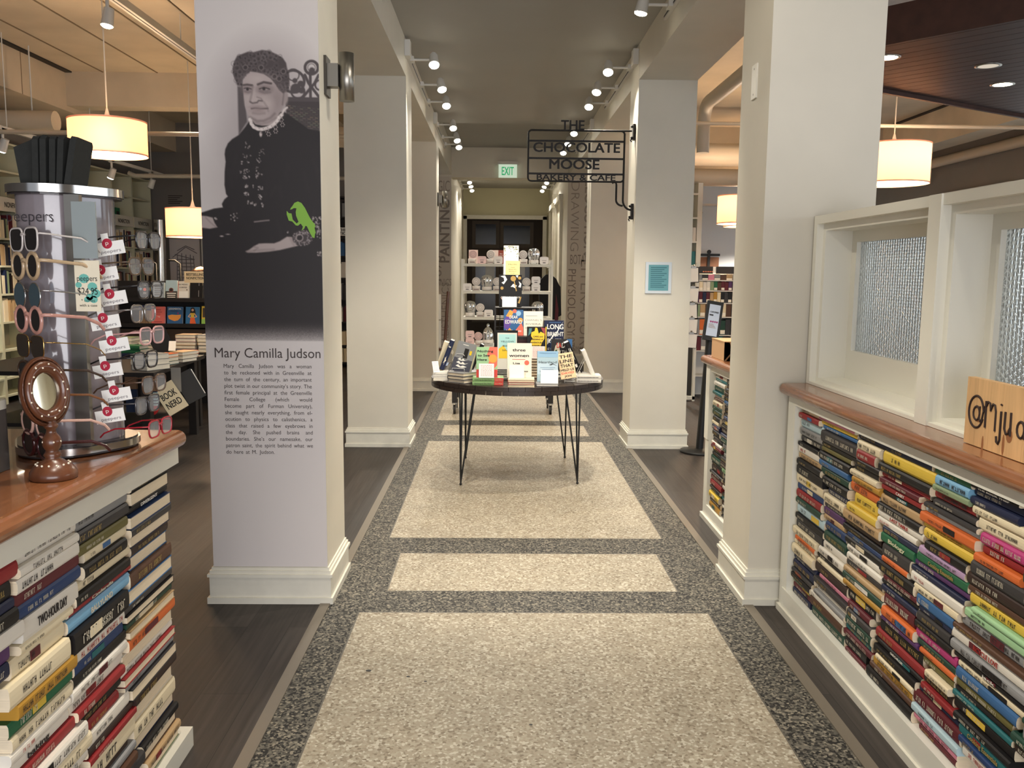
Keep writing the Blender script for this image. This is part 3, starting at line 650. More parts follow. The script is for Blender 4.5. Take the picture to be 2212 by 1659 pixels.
    me.loops.add(len(fs)*4); me.loops.foreach_set('vertex_index', fs.ravel()); me.polygons.add(len(fs)); me.polygons.foreach_set('loop_start', np.arange(len(fs))*4)
    me.polygons.foreach_set('loop_total', np.full(len(fs), 4))
    me.update(calc_edges=True); me.validate()
    c = C/255; c = np.where(c <= .04045, c/12.92, ((np.clip(c, 0, 1)+.055)/1.055)**2.4)
    rgba = np.ones((H*W, 4), np.float32); rgba[:, :3] = c.reshape(-1, 3)
    ca = me.color_attributes.new('print', 'FLOAT_COLOR', 'POINT'); ca.data.foreach_set('color', rgba.ravel())
    me.materials.append(m); o = bpy.data.objects.new('printed_portrait', me); COL.objects.link(o); o.parent = t
    # green bird with a book
    bird = [(862, 330), (870, 312), (885, 294), (905, 262), (940, 247), (975, 262), (1010, 310), (1040, 370), (1062, 412), (1085, 445), (1112, 478), (1114, 500), (1106, 508), (1118, 560), (1112, 566), (1105, 612), (1085, 605), (1060, 560), (1030, 495), (1015, 490), (1003, 518), (976, 540), (990, 500), (968, 468), (940, 490), (918, 486), (884, 448), (848, 440), (828, 378), (828, 342), (842, 356), (848, 365), (876, 368), (888, 428), (928, 468), (946, 450), (922, 392), (918, 352), (926, 315), (900, 314), (880, 326)]
    b = MB(); pts = []
    for p in bird:
        px, py = c4(p); a = 419+.034*py; r_ = 688+.0145*py
        pts.append((x0+(px-a)/(r_-a)*(x1-x0), np.interp(py, yy, zs)))
    from mathutils.geometry import tessellate_polygon
    b.add([(p[0], -.0012, p[1]) for p in pts], [tuple(q) for q in tessellate_polygon([[Vector((p[0], p[1], 0)) for p in pts]])], mat('bird_green', (128, 176, 66), .6))
    b.build('bird_emblem', t)
    # writing
    mi = mat('mural_ink', (70, 60, 58), .7)
    b = MB(); b.text('Mary Camilla Judson', mi, facing_cam(-1.2765+1.0495, -.0015, 1.158), w=.478, h=.046, align='l'); b.build('name_lettering', t)
    L = ['Mary Camilla Judson was a woman', 'to be reckoned with in Greenville at', 'the turn of the century, an important', 'plot twist in our community\u2019s story. The', 'first female principal at the Greenville', 'Female College (which would', 'become part of Furman University),', 'she taught nearly everything, from el-', 'ocution to physics to calisthenics, a', 'class that raised a few eyebrows in', 'the day. She pushed brains and', 'boundaries. She\u2019s our namesake, our', 'patron saint, the spirit behind what we', 'do here at M. Judson.']
    b = MB(); xa, xb = -1.2375+1.0495, -.8405+1.0495; cap = .0182
    for i, s in enumerate(L):
        z = 1.111-i*.0306; ws = s.split(); k = cap/.72*.94
        wd = [glyphs(q, .0)[2]*k for q in ws]; gap = (xb-xa-sum(wd))/max(1, len(ws)-1)
        if i == 13: gap = .012
        x = xa
        for q, wq in zip(ws, wd): b.text(q, mi, facing_cam(x, -.0015, z), w=wq, h=cap, align='l'); x += wq+gap
    b.build('biography_lettering', t)
mural()

# ================================================================ sconces, iron sign, exit sign, notices
def sconce(x, y, z, label):
    t = thing('wall_sconce', label, 'wall lamp', (x, y, z), 0)
    b = MB(); b.box(0, .012, -.05, .05, -.085, .085, mat('iron_plate', (70, 66, 60), .5, metal=.6)); b.build('wall_plate', t)
    b = MB(); b.box(.012, .06, -.03, .03, -.045, .055, mat('sconce_arm', (128, 124, 116), .4, metal=.7)); b.build('arm', t)
    b = MB(); b.lathe([(.030, -.105), (.034, -.105), (.034, .105), (.030, .105), (.029, .06)], STEEL, T(.094, 0, 0), 28); b.lathe([(1e-5, -.1), (.03, -.1)], mat('sconce_glass', (190, 186, 176), .2), T(.094, 0, 0), 20); b.build('cylinder_shade', t)
sconce(-.783, 4.10, 2.425, 'steel cylinder sconce on the side of the portrait pillar')
sconce(-.783, 11.6, 2.50, 'small far steel sconce in front of the painting panel')
sconce(1.20-.0, 15.0-3.4, 2.50, 'steel cylinder sconce seen edge on beyond the iron sign') if False else None

IRON = mat('wrought_iron', (26, 22, 20), .5, metal=.3)
def iron_sign():
    t = thing('hanging_sign', 'open black iron sign reading bakery and cafe, bracketed to the second pillar', 'sign', (1.2, 7.78, 0))
    def X(px): return px-1.2
    def rr(x0, x1, z0, z1, r, n=5):
        P = []
        for cx, cz, a0 in ((x1-r, z1-r, 0), (x0+r, z1-r, PI/2), (x0+r, z0+r, PI), (x1-r, z0+r, 1.5*PI)):
            for k in range(n+1): a = a0+PI/2*k/n; P.append((cx+r*math.cos(a), 0, cz+r*math.sin(a)))
        return P
    x0, x1, z0, z1 = X(.267), X(1.108), 2.356, 2.79
    b = MB(); b.tube(rr(x0, x1, z0, z1, .03), .0085, IRON, 10, closed=True)
    for z in (2.70, 2.552, 2.42): b.box(x0, x1, -.005, .005, z-.008, z+.008, IRON)
    b.build('frame', t)
    b = MB(); b.tube([(x0+.3, 0, z1), (-.03, 0, z1+.002)], .0085, IRON, 10)
    b.tube([(x1, 0, z1-.02), (x1-.002, 0, 2.2)]+[(x1-.002+.075*(1-math.cos(a)), 0, 2.2-.085*math.sin(a)) for a in [PI/2*k/6 for k in range(1, 7)]]+[(-.02, 0, 2.113)], .009, IRON, 10)
    b.tube([(x1-.1, 0, z0-.012), (x1-.085, 0, z0-.002), (x1-.065, 0, z0-.008), (x1-.062, 0, z0-.03), (x1-.062, 0, 2.2)]+[(x1-.062+.06*(1-math.cos(a)), 0, 2.2-.05*math.sin(a)) for a in [PI/2*k/5 for k in range(1, 6)]], .009, IRON, 10)
    b.build('bracket_arm', t)
    for zc in (2.79, 2.108):
        b = MB(); b.box(-.022, -.002, -.03, .03, zc-.075, zc+.06, IRON)
        for dz in (-.055, .04): b.lathe([(.012, 0), (.012, .01), (.008, .018)], IRON, frame((-.022, 0, zc+dz), (0, 1, 0), (0, 0, 1), (-1, 0, 0)), 6)
        b.tube([(-.03, 0, zc-.09), (-.04, 0, zc-.075), (-.022, 0, zc-.06)], .006, IRON); b.build('wall_bracket', t)
    b = MB()
    for s, cx, zb, wd, cap, bo in (('THE', .652, 2.797, .20, .083, .02), ('CHOCOLATE', .690, 2.607, .755, .083, .03), ('MOOSE', .672, 2.463, .435, .083, .02), ('BAKERY & CAFE', .690, 2.366, .69, .05, .02)):
        b.text(s, IRON, frame((X(cx), 0, zb), (1, 0, 0), (0, 0, 1), (0, -1, 0)), w=wd, h=cap, bold=bo, ex=.03)
    b.build('lettering', t)
iron_sign()

def exit_sign():
    t = thing('exit_sign', 'small lit exit sign with green letters on the end beam', 'sign', (.172, 15.02, 3.28))
    b = MB(); b.box(-.17, .17, -.06, .07, .09, .14, WHITEMETAL); b.box(-.155, .155, -.03, .03, -.125, .09, mat('exit_panel', (214, 236, 214), .5, emit=.55)); b.build('panel', t)
    b = MB(); b.text('EXIT', mat('exit_green', (58, 176, 120), .5, emit=.5), facing_cam(0, -.032, -.085), w=.2, h=.14, bold=.03); b.build('lettering', t)
exit_sign()

def wall_notice():
    t = thing('framed_notice', 'pale framed notice with a teal sheet on the second pillar', 'notice', (1.416, 7.648, 1.524))
    b = MB(); b.box(-.114, .114, -.014, .0, -.136, .136, mat('pale_frame', (196, 204, 210), .5)); b.build('frame', t)
    b = MB(); b.box(-.088, .088, -.0155, -.014, -.112, .112, mat('teal_sheet', (96, 150, 158), .6)); b.build('sheet', t)
    b = MB(); mk = mat('teal_dark', (52, 104, 116), .6)
    for k in range(11): b.box(-.07, .07-.02*(k % 3), -.0165, -.0155, .085-k*.017, .092-k*.017, mk)
    b.build('lettering', t)
wall_notice()
b = MB(); b.box(1.192, 1.2, 4.14, 4.215, 2.37, 2.525, mat('plate_white', (224, 220, 208), .35))
for z in (2.39, 2.505): b.cyl((1.1915, 4.178, z), (1.1925, 4.178, z), .005, STEEL, 8)
tag(b.build('switch_plate'), 'blank white plate high on the inner side of the big pillar', 'switch plate')
# ================================================================ books
PAL = {'black': (27, 25, 26), 'charcoal': (58, 56, 57), 'navy': (34, 40, 66), 'dark blue': (40, 62, 104), 'blue': (58, 100, 146), 'sky blue': (120, 168, 200), 'teal': (40, 104, 108), 'dark green': (36, 66, 54), 'green': (40, 100, 68), 'sage': (134, 150, 116), 'maroon': (92, 34, 42), 'red': (140, 42, 44), 'orange': (206, 104, 50), 'yellow': (214, 182, 70), 'mustard': (176, 132, 52), 'tan': (180, 150, 110), 'cream': (222, 208, 176), 'white': (220, 214, 202), 'grey': (138, 138, 138), 'brown': (86, 60, 46), 'dark brown': (54, 40, 36), 'pink': (206, 130, 150), 'magenta': (176, 60, 116), 'lilac': (176, 148, 180), 'purple': (84, 52, 96), 'olive': (104, 98, 56), 'pale blue': (176, 200, 208), 'pale green': (156, 196, 150), 'gold': (160, 124, 60)}
def cov(c): return mat('cover_'+c.replace(' ', '_'), PAL[c], .5, spec=.25)
INKS = {'dark': mat('spine_pale_ink', (214, 206, 186), .6), 'light': mat('spine_dark_ink', (52, 46, 46), .6), 'gold': mat('spine_gold_ink', (172, 146, 84), .5), 'red': mat('spine_red_ink', (176, 50, 46), .6)}
LIGHTC = {'sky blue', 'sage', 'yellow', 'tan', 'cream', 'white', 'pink', 'lilac', 'pale blue', 'pale green', 'orange', 'mustard', 'grey'}
def art_ops(b, w, h, ops, M):
    """flat printing on a cover: ops in cover fractions"""
    for i, o in enumerate(ops):
        N = inset(M, .0003+.00025*i)
        if o[0] == 'r': b.box(o[1]*w, o[2]*w, o[3]*h, o[4]*h, 0, .0001, o[5], N)
        elif o[0] == 'p': b.prism([(p[0]*w, p[1]*h) for p in o[1]], 0, .0001, o[2], N)
        elif o[0] == 'c': b.prism([(o[1]*w+o[3]*w*math.cos(k*PI/10), o[2]*h+o[3]*w*math.sin(k*PI/10)) for k in range(20)], 0, .0001, o[4], N)
        elif o[0] == 't': b.text(o[1], o[6], N @ T(o[2]*w, o[3]*h, 0), w=o[4]*w, h=o[5]*h, bold=o[7] if len(o) > 7 else .01)
def book(label, M, w, h, t, cover, pages=PAGEW, art=None, group=None, spine=None, soft=False, name='book', cat='book'):
    """x: spine at 0 to fore edge w; y: front 0 to back t; z: 0 to h"""
    c = cov(cover) if isinstance(cover, str) else cover
    bt = .0015 if soft else .003; i = 0 if soft else .004
    b = MB(); b.box(0, w, 0, bt, 0, h, c); b.box(0, w, t-bt, t, 0, h, c)
    b.prism([(bt, bt*.5), (bt, t-bt*.5), (.001, t-bt), (-.0015, t*.7), (-.0015, t*.3), (.001, bt)], 0, h, c)
    o = b.build(('paperback' if soft else 'hardback') if name == 'book' else name); o.matrix_world = M; tag(o, label, cat, group)
    b = MB(); b.box(bt, w-i, bt, t-bt, i, h-i, pages); b.build('pages', o)
    if art:
        b = MB(); art_ops(b, w, h, art, frame((0, 0, 0), (1, 0, 0), (0, 0, 1), (0, -1, 0))); b.build('cover_print', o)
    if spine:
        b = MB(); b.text(spine[0], spine[1], frame((-.002, t/2, h*.5), (0, 0, -1), (0, -1, 0), (-1, 0, 0)) @ T(0, -t*.22, 0), w=h*.7, h=t*.45, bold=.01); b.build('spine_lettering', o)
    return o
def lie(x, y, z, rz, t, up=True):
    """a book lying down, front up; x,y: the spine's bottom corner; rz turns it"""
    return T(x, y, z+t) @ R(rz, 'Z') @ frame((0, 0, 0), (1, 0, 0), (0, 0, -1), (0, 1, 0))
def stand(x, y, z, rz=0, lean=0): return T(x, y, z) @ R(rz, 'Z') @ R(-lean, 'X')

# ================================================================ the round table
TZ = .755
TABLEW = mat('dark_plank_top', (52, 42, 37), .42, noise=.35, nscale=14, stretch=(9, 1, 9), coat=.15)
def round_table():
    cx, cy, rad = .165, 6.70, .665
    t = thing('round_table', 'round dark plank table on black hairpin legs in the middle of the corridor', 'table', (cx, cy, 0))
    b = MB()
    for z0, z1, wd, off in ((.693, .7235, .115, .03), (.7245, TZ, .118, 0)):
        x = -rad-off
        while x < rad:
            a, c = max(x, -rad+.001), min(x+wd-.0025, rad-.001)
            if c > a:
                n = 7; xs = [a+(c-a)*k/n for k in range(n+1)]
                pts = [(q, -math.sqrt(rad*rad-q*q)) for q in xs]+[(q, math.sqrt(rad*rad-q*q)) for q in xs[::-1]]
                b.prism(pts, z0, z1-.0015*(int(x*37) % 2), TABLEW)
            x += wd
    b.build('tabletop', t)
    for lx, ly in ((-.253, 6.23), (.609, 6.28), (.587, 7.19), (-.25, 7.15)):
        lx -= cx; ly -= cy; n = Vector((lx, ly, 0)).normalized(); s = Vector((-n.y, n.x, 0))
        b = MB(); p = Vector((lx, ly, .008))
        tops = [p+n*.01+Vector((0, 0, .684)), p-n*.075+s*.06+Vector((0, 0, .684)), p-n*.075-s*.06+Vector((0, 0, .684))]
        for q in tops: b.tube([q, p+Vector((0, 0, .012))+(q-p)*.004], .0062, BLACK, 8)
        b.ball(p+Vector((0, 0, .005)), .0105, BLACK, 6)
        c = p-n*.09+Vector((0, 0, .682)); b.box(-.07, .07, -.09, .09, -.002, .002, BLACK, frame(c, n, s, UP))
        b.build('hairpin_leg', t)
round_table()

def stack(n, x, y, z, rz, w, h, th, covers, label, group, jitter=.004, spine=None, soft=False, pages=PAGEW):
    for i in range(n):
        c = covers[i % len(covers)]
        j = random.uniform(-jitter, jitter); a = random.uniform(-.03, .03)
        nm = {0: 'bottom', n-1: 'top'}.get(i, ORD[i+1]+' from the bottom') if n > 1 else 'only'
        book(label % nm, lie(x+j, y+j, z+i*(th+.0006), rz+a, th), w, h, th, c, pages, group=group, spine=spine, soft=soft)
    return z+n*(th+.0006)
def easel(x, y, z, rz, label, s=1.0):
    b = MB(); M = T(x, y, z) @ R(rz, 'Z'); r = .0022
    for q in (-.05*s, .05*s):
        b.tube([(q, -.03*s, .02*s), (q, -.035*s, .003), (q, .05*s, .003), (q*.8, .0, .11*s), (q*.5, -.005, .125*s)], r, WHITEMETAL, 6, M=M)
    b.tube([(-.05*s, -.03*s, .02*s), (.05*s, -.03*s, .02*s)], r, WHITEMETAL, 6, M=M); b.tube([(-.025*s, -.005, .125*s), (.025*s, -.005, .125*s)], r, WHITEMETAL, 6, M=M)
    b.tube([(-.05*s, .05*s, .003), (.05*s, .05*s, .003)], r, WHITEMETAL, 6, M=M)
    return tag(b.build('book_easel'), label, 'book stand', 'wire book easels')
def card(x, y, z, rz, lean, w, h, label, m=PAPER, lines=0, ink=None):
    M = stand(x, y, z, rz, lean)
    b = MB(); b.box(0, w, 0, .0008, 0, h, m); o = b.build('note_card'); o.matrix_world = M; tag(o, label, 'card', 'handwritten cards on the round table')
    if lines:
        b = MB(); N = frame((0, 0, 0), (1, 0, 0), (0, 0, 1), (0, -1, 0))
        for k in range(lines):
            zz = h*(.86-.72*k/max(1, lines-1)); x0 = w*.12
            while x0 < w*.86: q = random.uniform(.06, .16)*w; b.box(x0, min(x0+q, w*.9), zz, zz+h*.025, .0003, .0004, ink or mat('card_ink', (196, 120, 116), .7), N); x0 += q+w*.03
        b.build('writing', o)
    return o
cm = lambda n, c: mat(n, c, .5)
INKD = mat('cover_ink', (32, 28, 28), .6); REDP = cm('cover_red_print', (206, 62, 48)); CORAL = cm('cover_coral', (236, 108, 84)); GOLDP = cm('cover_yellow_print', (238, 196, 44)); MINT = cm('cover_mint', (168, 210, 160))
WP = cm('cover_white_print', (238, 234, 224)); BLUEP = cm('cover_blue_print', (70, 112, 160)); SKYP = cm('cover_sky_print', (150, 188, 214)); FLAME = cm('cover_flame', (244, 160, 62)); VIO = cm('cover_violet', (98, 66, 150))
def central_books():
    G = 'books stacked on the round table'
    z = TZ+.001
    # low corner: paperbacks, then three hardbacks turned to a corner
    stack(4, -.462, 6.375, z, 0, .105, .17, .0152, ['cream', 'white', 'white', 'white'], '%s of four pale paperbacks at the outer edge of the round table', G, soft=True)
    stack(3, -.352, 6.315, z, -.69, .155, .225, .0245, ['grey', 'charcoal', 'grey'], '%s of three grey hardbacks turned cornerwise on the round table', G, pages=PAGES)
    zz = z+.0775
    M = T(-.395, 6.50, z+.064) @ R(.36, 'Y') @ R(PI/2, 'Z')
    book('thick cream-paged hardback leaning at the edge of the round table', T(-.43, 6.62, z) @ R(.30, 'Y') @ R(PI/2, 'Z'), .16, .27, .05, 'cream', PAGES)
    book('navy hardback with silver star on its spine leaning on paperbacks', M, .16, .235, .034, 'navy', PAGES, spine=('J  \u2605', INKS['dark']))
    book('grey hardback with a dark doorway on its cover on a wire easel', T(-.335, 6.36, zz+.008) @ R(-.42, 'Z') @ R(.20, 'Y') @ R(-.22, 'X'), .15, .225, .036, 'grey', PAGES,
         art=[('r', 0, 1, 0, .45, cm('cover_slate', (78, 78, 88))), ('r', .45, .68, .48, .80, INKD), ('p', [(.2, .4), (.34, .47), (.4, .40), (.5, .46), (.6, .42), (.78, .46), (.6, .40), (.4, .37)], WP), ('p', [(.18, .29), (.3, .36), (.44, .3), (.52, .36), (.66, .31), (.84, .36), (.64, .28), (.4, .26)], WP), ('p', [(.2, .18), (.32, .24), (.46, .19), (.58, .24), (.8, .22), (.6, .16), (.4, .15)], WP), ('r', .75, .86, .62, .76, GOLDP), ('r', .3, .6, .9, .92, WP)])
    easel(-.265, 6.36, zz, -.42, 'wire easel under the grey doorway book')
    book('dark slim hardback leaning behind the pale stacks', T(-.20, 6.60, z) @ R(.42, 'Y') @ R(PI/2, 'Z'), .16, .27, .03, 'black', PAGEW)
    card(-.46, 6.36, z+.063, .5, .35, .05, .085, 'small note card propped on the pale paperbacks', lines=7)
    # green and red titles at the front
    for i in range(2):
        o = book('%s mint and red novel lying spine out in a pair' % ('lower', 'upper')[i], lie(-.168+.002*i, 6.14, z+i*.0265, PI/2, .0262) @ T(0, 0, -.22), .15, .22, .0262, mat('cover_mint_green', (124, 158, 96), .5), PAGEW, group=G)
        b = MB(); F = frame((-.002, .0131, .11), (0, 0, -1), (0, -1, 0), (-1, 0, 0)); b.box(-.11+.155, .11, -.0125, .0125, 0, .0004, REDP, F); b.text('Nothing to See Here', INKD, inset(F, .0006) @ T(-.035, -.005, 0), w=.12, h=.0105); b.text('Kevin Wilson', MINT, inset(F, .0008) @ T(.078, -.004, 0), w=.05, h=.008); b.build('spine_lettering', o)
    book('mint green novel with an orange burning figure standing on its pair', stand(-.140, 6.165, z+.0537, 0, .14), .150, .217, .026, mat('cover_mint_pale', (158, 196, 146), .5), PAGEW,
         art=[('r', 0, 1, 0, .26, REDP), ('p', [(.62, 1), (.5, .75), (.62, .6), (.52, .3), (.66, .05), (.82, .05), (.86, .3), (.98, .4), (1, .7), (1, 1)], CORAL), ('c', .78, .62, .2, FLAME), ('r', .58, .86, .33, .47, REDP), ('t', 'Nothing', .42, .83, .74, .075, INKD, .02), ('t', 'to See', .34, .69, .56, .075, INKD, .02), ('t', 'Here', .27, .55, .44, .075, INKD, .02)], group=None)
    card(-.122, 6.135, z+.0537, 0, .2, .108, .102, 'handwritten card in front of the mint green novel', lines=9)
    stack(3, .30-.215, 6.21, z, -PI/2, .17, .185, .0178, ['cream', 'red', 'cream'], '%s of the three cream hardbacks at the front edge', G, pages=PAGES)
    book('cream novel titled in heavy black letters standing at the table\u2019s front edge', stand(.080, 6.155, z+.0556, 0, .12), .174, .246, .028, 'white', PAGEW,
         art=[('r', .0, 1, 0, 1, cm('cover_ivory', (240, 232, 212))), ('t', 'three', .48, .76, .52, .085, INKD, .035), ('t', 'women', .48, .60, .80, .085, INKD, .04), ('r', .2, .74, .52, .533, REDP), ('t', 'Lisa', .38, .39, .28, .055, INKD, .03), ('t', 'Taddeo', .55, .16, .6, .055, INKD, .03), ('c', .80, .43, .10, CORAL)])
    card(.095, 6.12, z+.0556, 0, .16, .105, .095, 'white card in front of the cream novel', lines=0)
    # yellow and blue one on a striped stack, black board behind it
    stack(5, .0, 6.62, z, -PI/2, .16, .17, .0145, ['black', 'white', 'black', 'charcoal', 'black'], '%s of five striped black and white books behind the front row', G)
    book('tall black book behind the pale yellow and blue novel', stand(-.004, 6.64, z+.0756, 0, .05), .170, .285, .02, 'black', PAGEW)
    book('pale blue and yellow novel with a white border on the striped stack', stand(.010, 6.50, z+.0756, 0, .1), .146, .275, .022, 'white', PAGEW,
         art=[('r', .06, .94, .30, .96, cm('cover_aqua', (170, 214, 210))), ('p', [(.06, .3), (.94, .3), (.94, .52), (.5, .5), (.3, .66), (.06, .56)], GOLDP), ('t', 'THE', .5, .84, .2, .03, INKS['light']), ('t', 'YELLOW', .5, .74, .7, .045, INKS['light']), ('t', 'BIRD', .5, .62, .45, .045, INKS['light']), ('t', 'SINGS', .5, .5, .5, .045, INKS['light'])])
    # crates at the back
    b = MB(); 
    def crate(x0, x1, y0, y1, z0, z1, n=9):
        for zz in (z0+.006, z1-.006): b.tube([(x0, y0, zz), (x1, y0, zz), (x1, y1, zz), (x0, y1, zz)], .006, IRON, 6, closed=True)
        for k in range(n+1):
            q = x0+(x1-x0)*k/n
            for yy in (y0, y1): b.tube([(q, yy, z0), (q, yy, z1)], .0028, IRON, 6)
        for k in range(1, 6): q = y0+(y1-y0)*k/6; b.tube([(x0, q, z0), (x0, q, z1)], .0028, IRON, 6); b.tube([(x1, q, z0), (x1, q, z1)], .0028, IRON, 6)
        for zz in (z0+(z1-z0)*.33, z0+(z1-z0)*.66): b.tube([(x0, y0, zz), (x1, y0, zz), (x1, y1, zz), (x0, y1, zz)], .0028, IRON, 6, closed=True)
        b.box(x0, x1, y0, y1, z0, z0+.006, BLACKWOOD)
        for x in (x0, x1):
            for yy in (y0, y1): b.box(x-.007, x+.007, yy-.007, yy+.007, z0, z1, BLACKWOOD)
    crate(-.01, .335, 7.02, 7.29, z, z+.26); tag(b.build('wire_crate'), 'dark wire crate standing at the back of the round table', 'crate')
    b = MB(); crate(-.01, .335, 7.02, 7.29, z+.262, z+.52)
    b.box(-.008, .333, 7.022, 7.288, z+.508, z+.518, BLACKWOOD); tag(b.build('wire_crate'), 'upper dark wire crate with a flat lid under the black novel', 'crate')
    zc = z+.521
    book('black novel with gold and white swirls and small lettering on top of the crates', stand(.022, 7.16, zc, .05, .1), .186, .262, .036, 'black', PAGEW,
         art=[('p', [(.05, .95), (.25, .98), (.35, .85), (.2, .7), (.1, .75), (.22, .8), (.2, .9)], WP), ('c', .62, .88, .12, cm('cover_old_gold', (176, 140, 70))), ('p', [(.5, .62), (.62, .72), (.78, .66), (.7, .58), (.6, .62)], WP), ('p', [(.72, .98), (.85, .99), (.8, .9)], WP), ('p', [(.64, .8), (.68, .8), (.78, .5), (.74, .48)], cm('cover_old_gold', (176, 140, 70))), ('p', [(.86, .8), (.98, .72), (.95, .6), (.84, .62), (.9, .7)], WP), ('c', .12, .58, .07, cm('cover_old_gold', (176, 140, 70))), ('c', .9, .9, .07, cm('cover_old_gold', (176, 140, 70))), ('t', 'STARLESS', .5, .27, .84, .05, WP), ('t', 'SEA', .5, .14, .36, .05, WP), ('p', [(.05, .3), (.1, .28), (.3, .1), (.24, .08)], cm('cover_pale_pink', (220, 180, 170))), ('p', [(.82, .12), (.9, .1), (.98, .3), (.94, .32)], cm('cover_old_gold', (176, 140, 70)))])
    card(.046, 7.10, zc, 0, .12, .118, .084, 'white card leaning on the black novel atop the crates')
    b = MB(); b.box(-.062, .062, 0, .006, 0, .50, mat('pale_board', (246, 243, 226), .6)); M = stand(.118, 7.235, zc, 0, .02); o = b.build('menu_card'); o.matrix_world = M; tag(o, 'tall white card with a leafy border standing above the black novel', 'card')
    b = MB(); F = frame((0, -.0006, 0), (1, 0, 0), (0, 0, 1), (0, -1, 0)); LF = mat('leaf_print', (110, 112, 60), .7)
    for k in range(46):
        a = random.uniform(-.058, .058); zz = .497-abs(random.gauss(0, .02))-(.06 if abs(a) > .045 else 0)*random.random(); zz = min(zz, .494); q = random.uniform(0, PI)
        b.prism([(a+.007*math.cos(q), zz+.004*math.sin(q)), (a-.003*math.sin(q), zz+.003*math.cos(q)), (a-.007*math.cos(q), zz-.004*math.sin(q)), (a+.003*math.sin(q), zz-.003*math.cos(q))], 0, .0002, LF, F)
    b.build('leaf_border', o)
    b = MB(); b.box(-.045, .072, -.003, -.0015, .255, .375, mat('yellow_note', (240, 222, 150), .7)); F2 = inset(F, .003)
    for s, zz, wd in (('Marilla', .342, .07), ('a book', .318, .035), ('obsessed with a', .302, .07), ('lighthouse of', .286, .06), ('its own', .27, .035)): b.text(s, INKS['light'], F2 @ T(.013, zz, 0), w=wd, h=.009)
    b.build('note', o)
    # second row, on risers
    b = MB(); b.box(.02, .40, 6.80, 7.0, z, z+.30, BLACKWOOD); b.box(.03, .39, 6.799, 6.8, z+.02, z+.28, mat('riser_panel', (60, 30, 30), .5)); tag(b.build('display_riser'), 'dark box riser in front of the wire crates', 'riser')
    book('rainbow coloured novel with white block title on the dark riser', stand(.06, 6.93, z+.301, 0, .12), .155, .205, .026, 'blue', PAGEW,
         art=[('p', [(0, .6), (.3, .9), (.4, .5), (.2, .2), (0, .3)], VIO), ('p', [(.1, .75), (.3, 1), (.5, .92), (.36, .7)], FLAME), ('c', .75, .86, .13, SKYP), ('c', .55, .95, .1, CORAL), ('p', [(.6, .2), (.9, .5), (1, .3), (1, 0), (.6, 0)], CORAL), ('p', [(0, 0), (.3, .3), (.5, .1), (.4, 0)], FLAME), ('c', .85, .6, .12, FLAME), ('t', 'DEAR', .5, .66, .42, .12, WP, .06), ('t', 'EDWARD', .5, .46, .86, .15, WP, .06), ('t', 'Ann Napolitano', .5, .14, .8, .09, WP, .03)])
    book('plain cream hardback with thin spaced lettering on the dark riser', stand(.218, 6.93, z+.301, 0, .12), .155, .195, .026, 'white', PAGEW,
         art=[('r', 0, 1, 0, 1, cm('cover_ivory', (240, 232, 212))), ('t', 'CHANEL\u2019S', .5, .6, .86, .075, INKS['light'], -.01), ('t', 'RIVIERA', .5, .44, .76, .075, INKS['light'], -.01), ('r', .08, .9, .31, .325, INKS['light']), ('r', .2, .8, .25, .26, INKS['light']), ('r', .1, .7, .8, .81, INKS['light'])])
    card(.12, 6.765, z+.135, .3, .5, .09, .1, 'small pink and white card below the rainbow novel', lines=4)
    o = bpy.context.scene.objects
    stack(7, .232, 6.76, z, -PI/2, .17, .155, .0205, ['brown', 'tan', 'dark brown', 'tan', 'brown', 'tan', 'brown'], '%s of the tall brown stack beneath the yellow novel', G, pages=PAGES)
    book('black novel with a yellow bear shape and a slanting title on the brown stack', stand(.238, 6.655, z+.149, 0, .1), .148, .24, .03, 'black', PAGEW,
         art=[('p', [(.1, .95), (.05, .7), (.2, .8), (.25, .95)], cm('cover_sea', (70, 120, 124))), ('p', [(.7, .98), (.98, .95), (.95, .7), (.8, .85)], cm('cover_dusty_red', (150, 60, 58))), ('p', [(.2, .55), (.14, .42), (.2, .25), (.65, .28), (.78, .5), (.9, .62), (.9, .78), (.7, .84), (.6, .78), (.52, .96), (.42, .97), (.38, .86), (.22, .82), (.2, .7), (.28, .62)], GOLDP), ('t', 'CARE and', .56, .66, .5, .05, INKD, .02), ('t', 'FEEDING of', .52, .57, .62, .05, INKD, .02), ('t', 'RAVENOUSLY', .5, .47, .72, .05, INKD, .02), ('t', 'HUNGRY', .46, .37, .48, .05, INKD, .02), ('t', 'GIRLS', .46, .29, .32, .04, INKD, .02), ('r', .955, 1, 0, 1, GOLDP)])
    card(.268, 6.60, z+.149, 0, .2, .105, .095, 'pale pink lined card below the yellow bear novel', m=mat('pink_card', (240, 222, 214), .7), lines=8)
    stack(6, .39, 6.98, z, -PI/2, .17, .16, .0265, ['charcoal', 'black'], '%s of the dark stack beneath the big white-lettered novel', G)
    book('tall navy novel with large white title and a lightning crack', stand(.380, 6.86, z+.1627, 0, .08), .155, .265, .03, 'navy', PAGEW,
         art=[('r', .25, .85, .93, .945, BLUEP), ('t', 'LONG', .56, .74, .82, .15, WP, .05), ('t', 'BRIGHT', .58, .53, .82, .13, WP, .05), ('t', 'RIVER', .55, .33, .8, .13, WP, .05), ('t', 'LIZ MOORE', .45, .12, .7, .06, WP, .01), ('p', [(.15, .3), (.5, .62), (.52, .56), (.98, .98), (.55, .50), (.53, .56), (.16, .28)], WP)])
    stack(2, .43, 6.78, z, -PI/2, .16, .155, .026, ['navy', 'charcoal'], '%s of two dark books beneath the blue-edged novel', G)
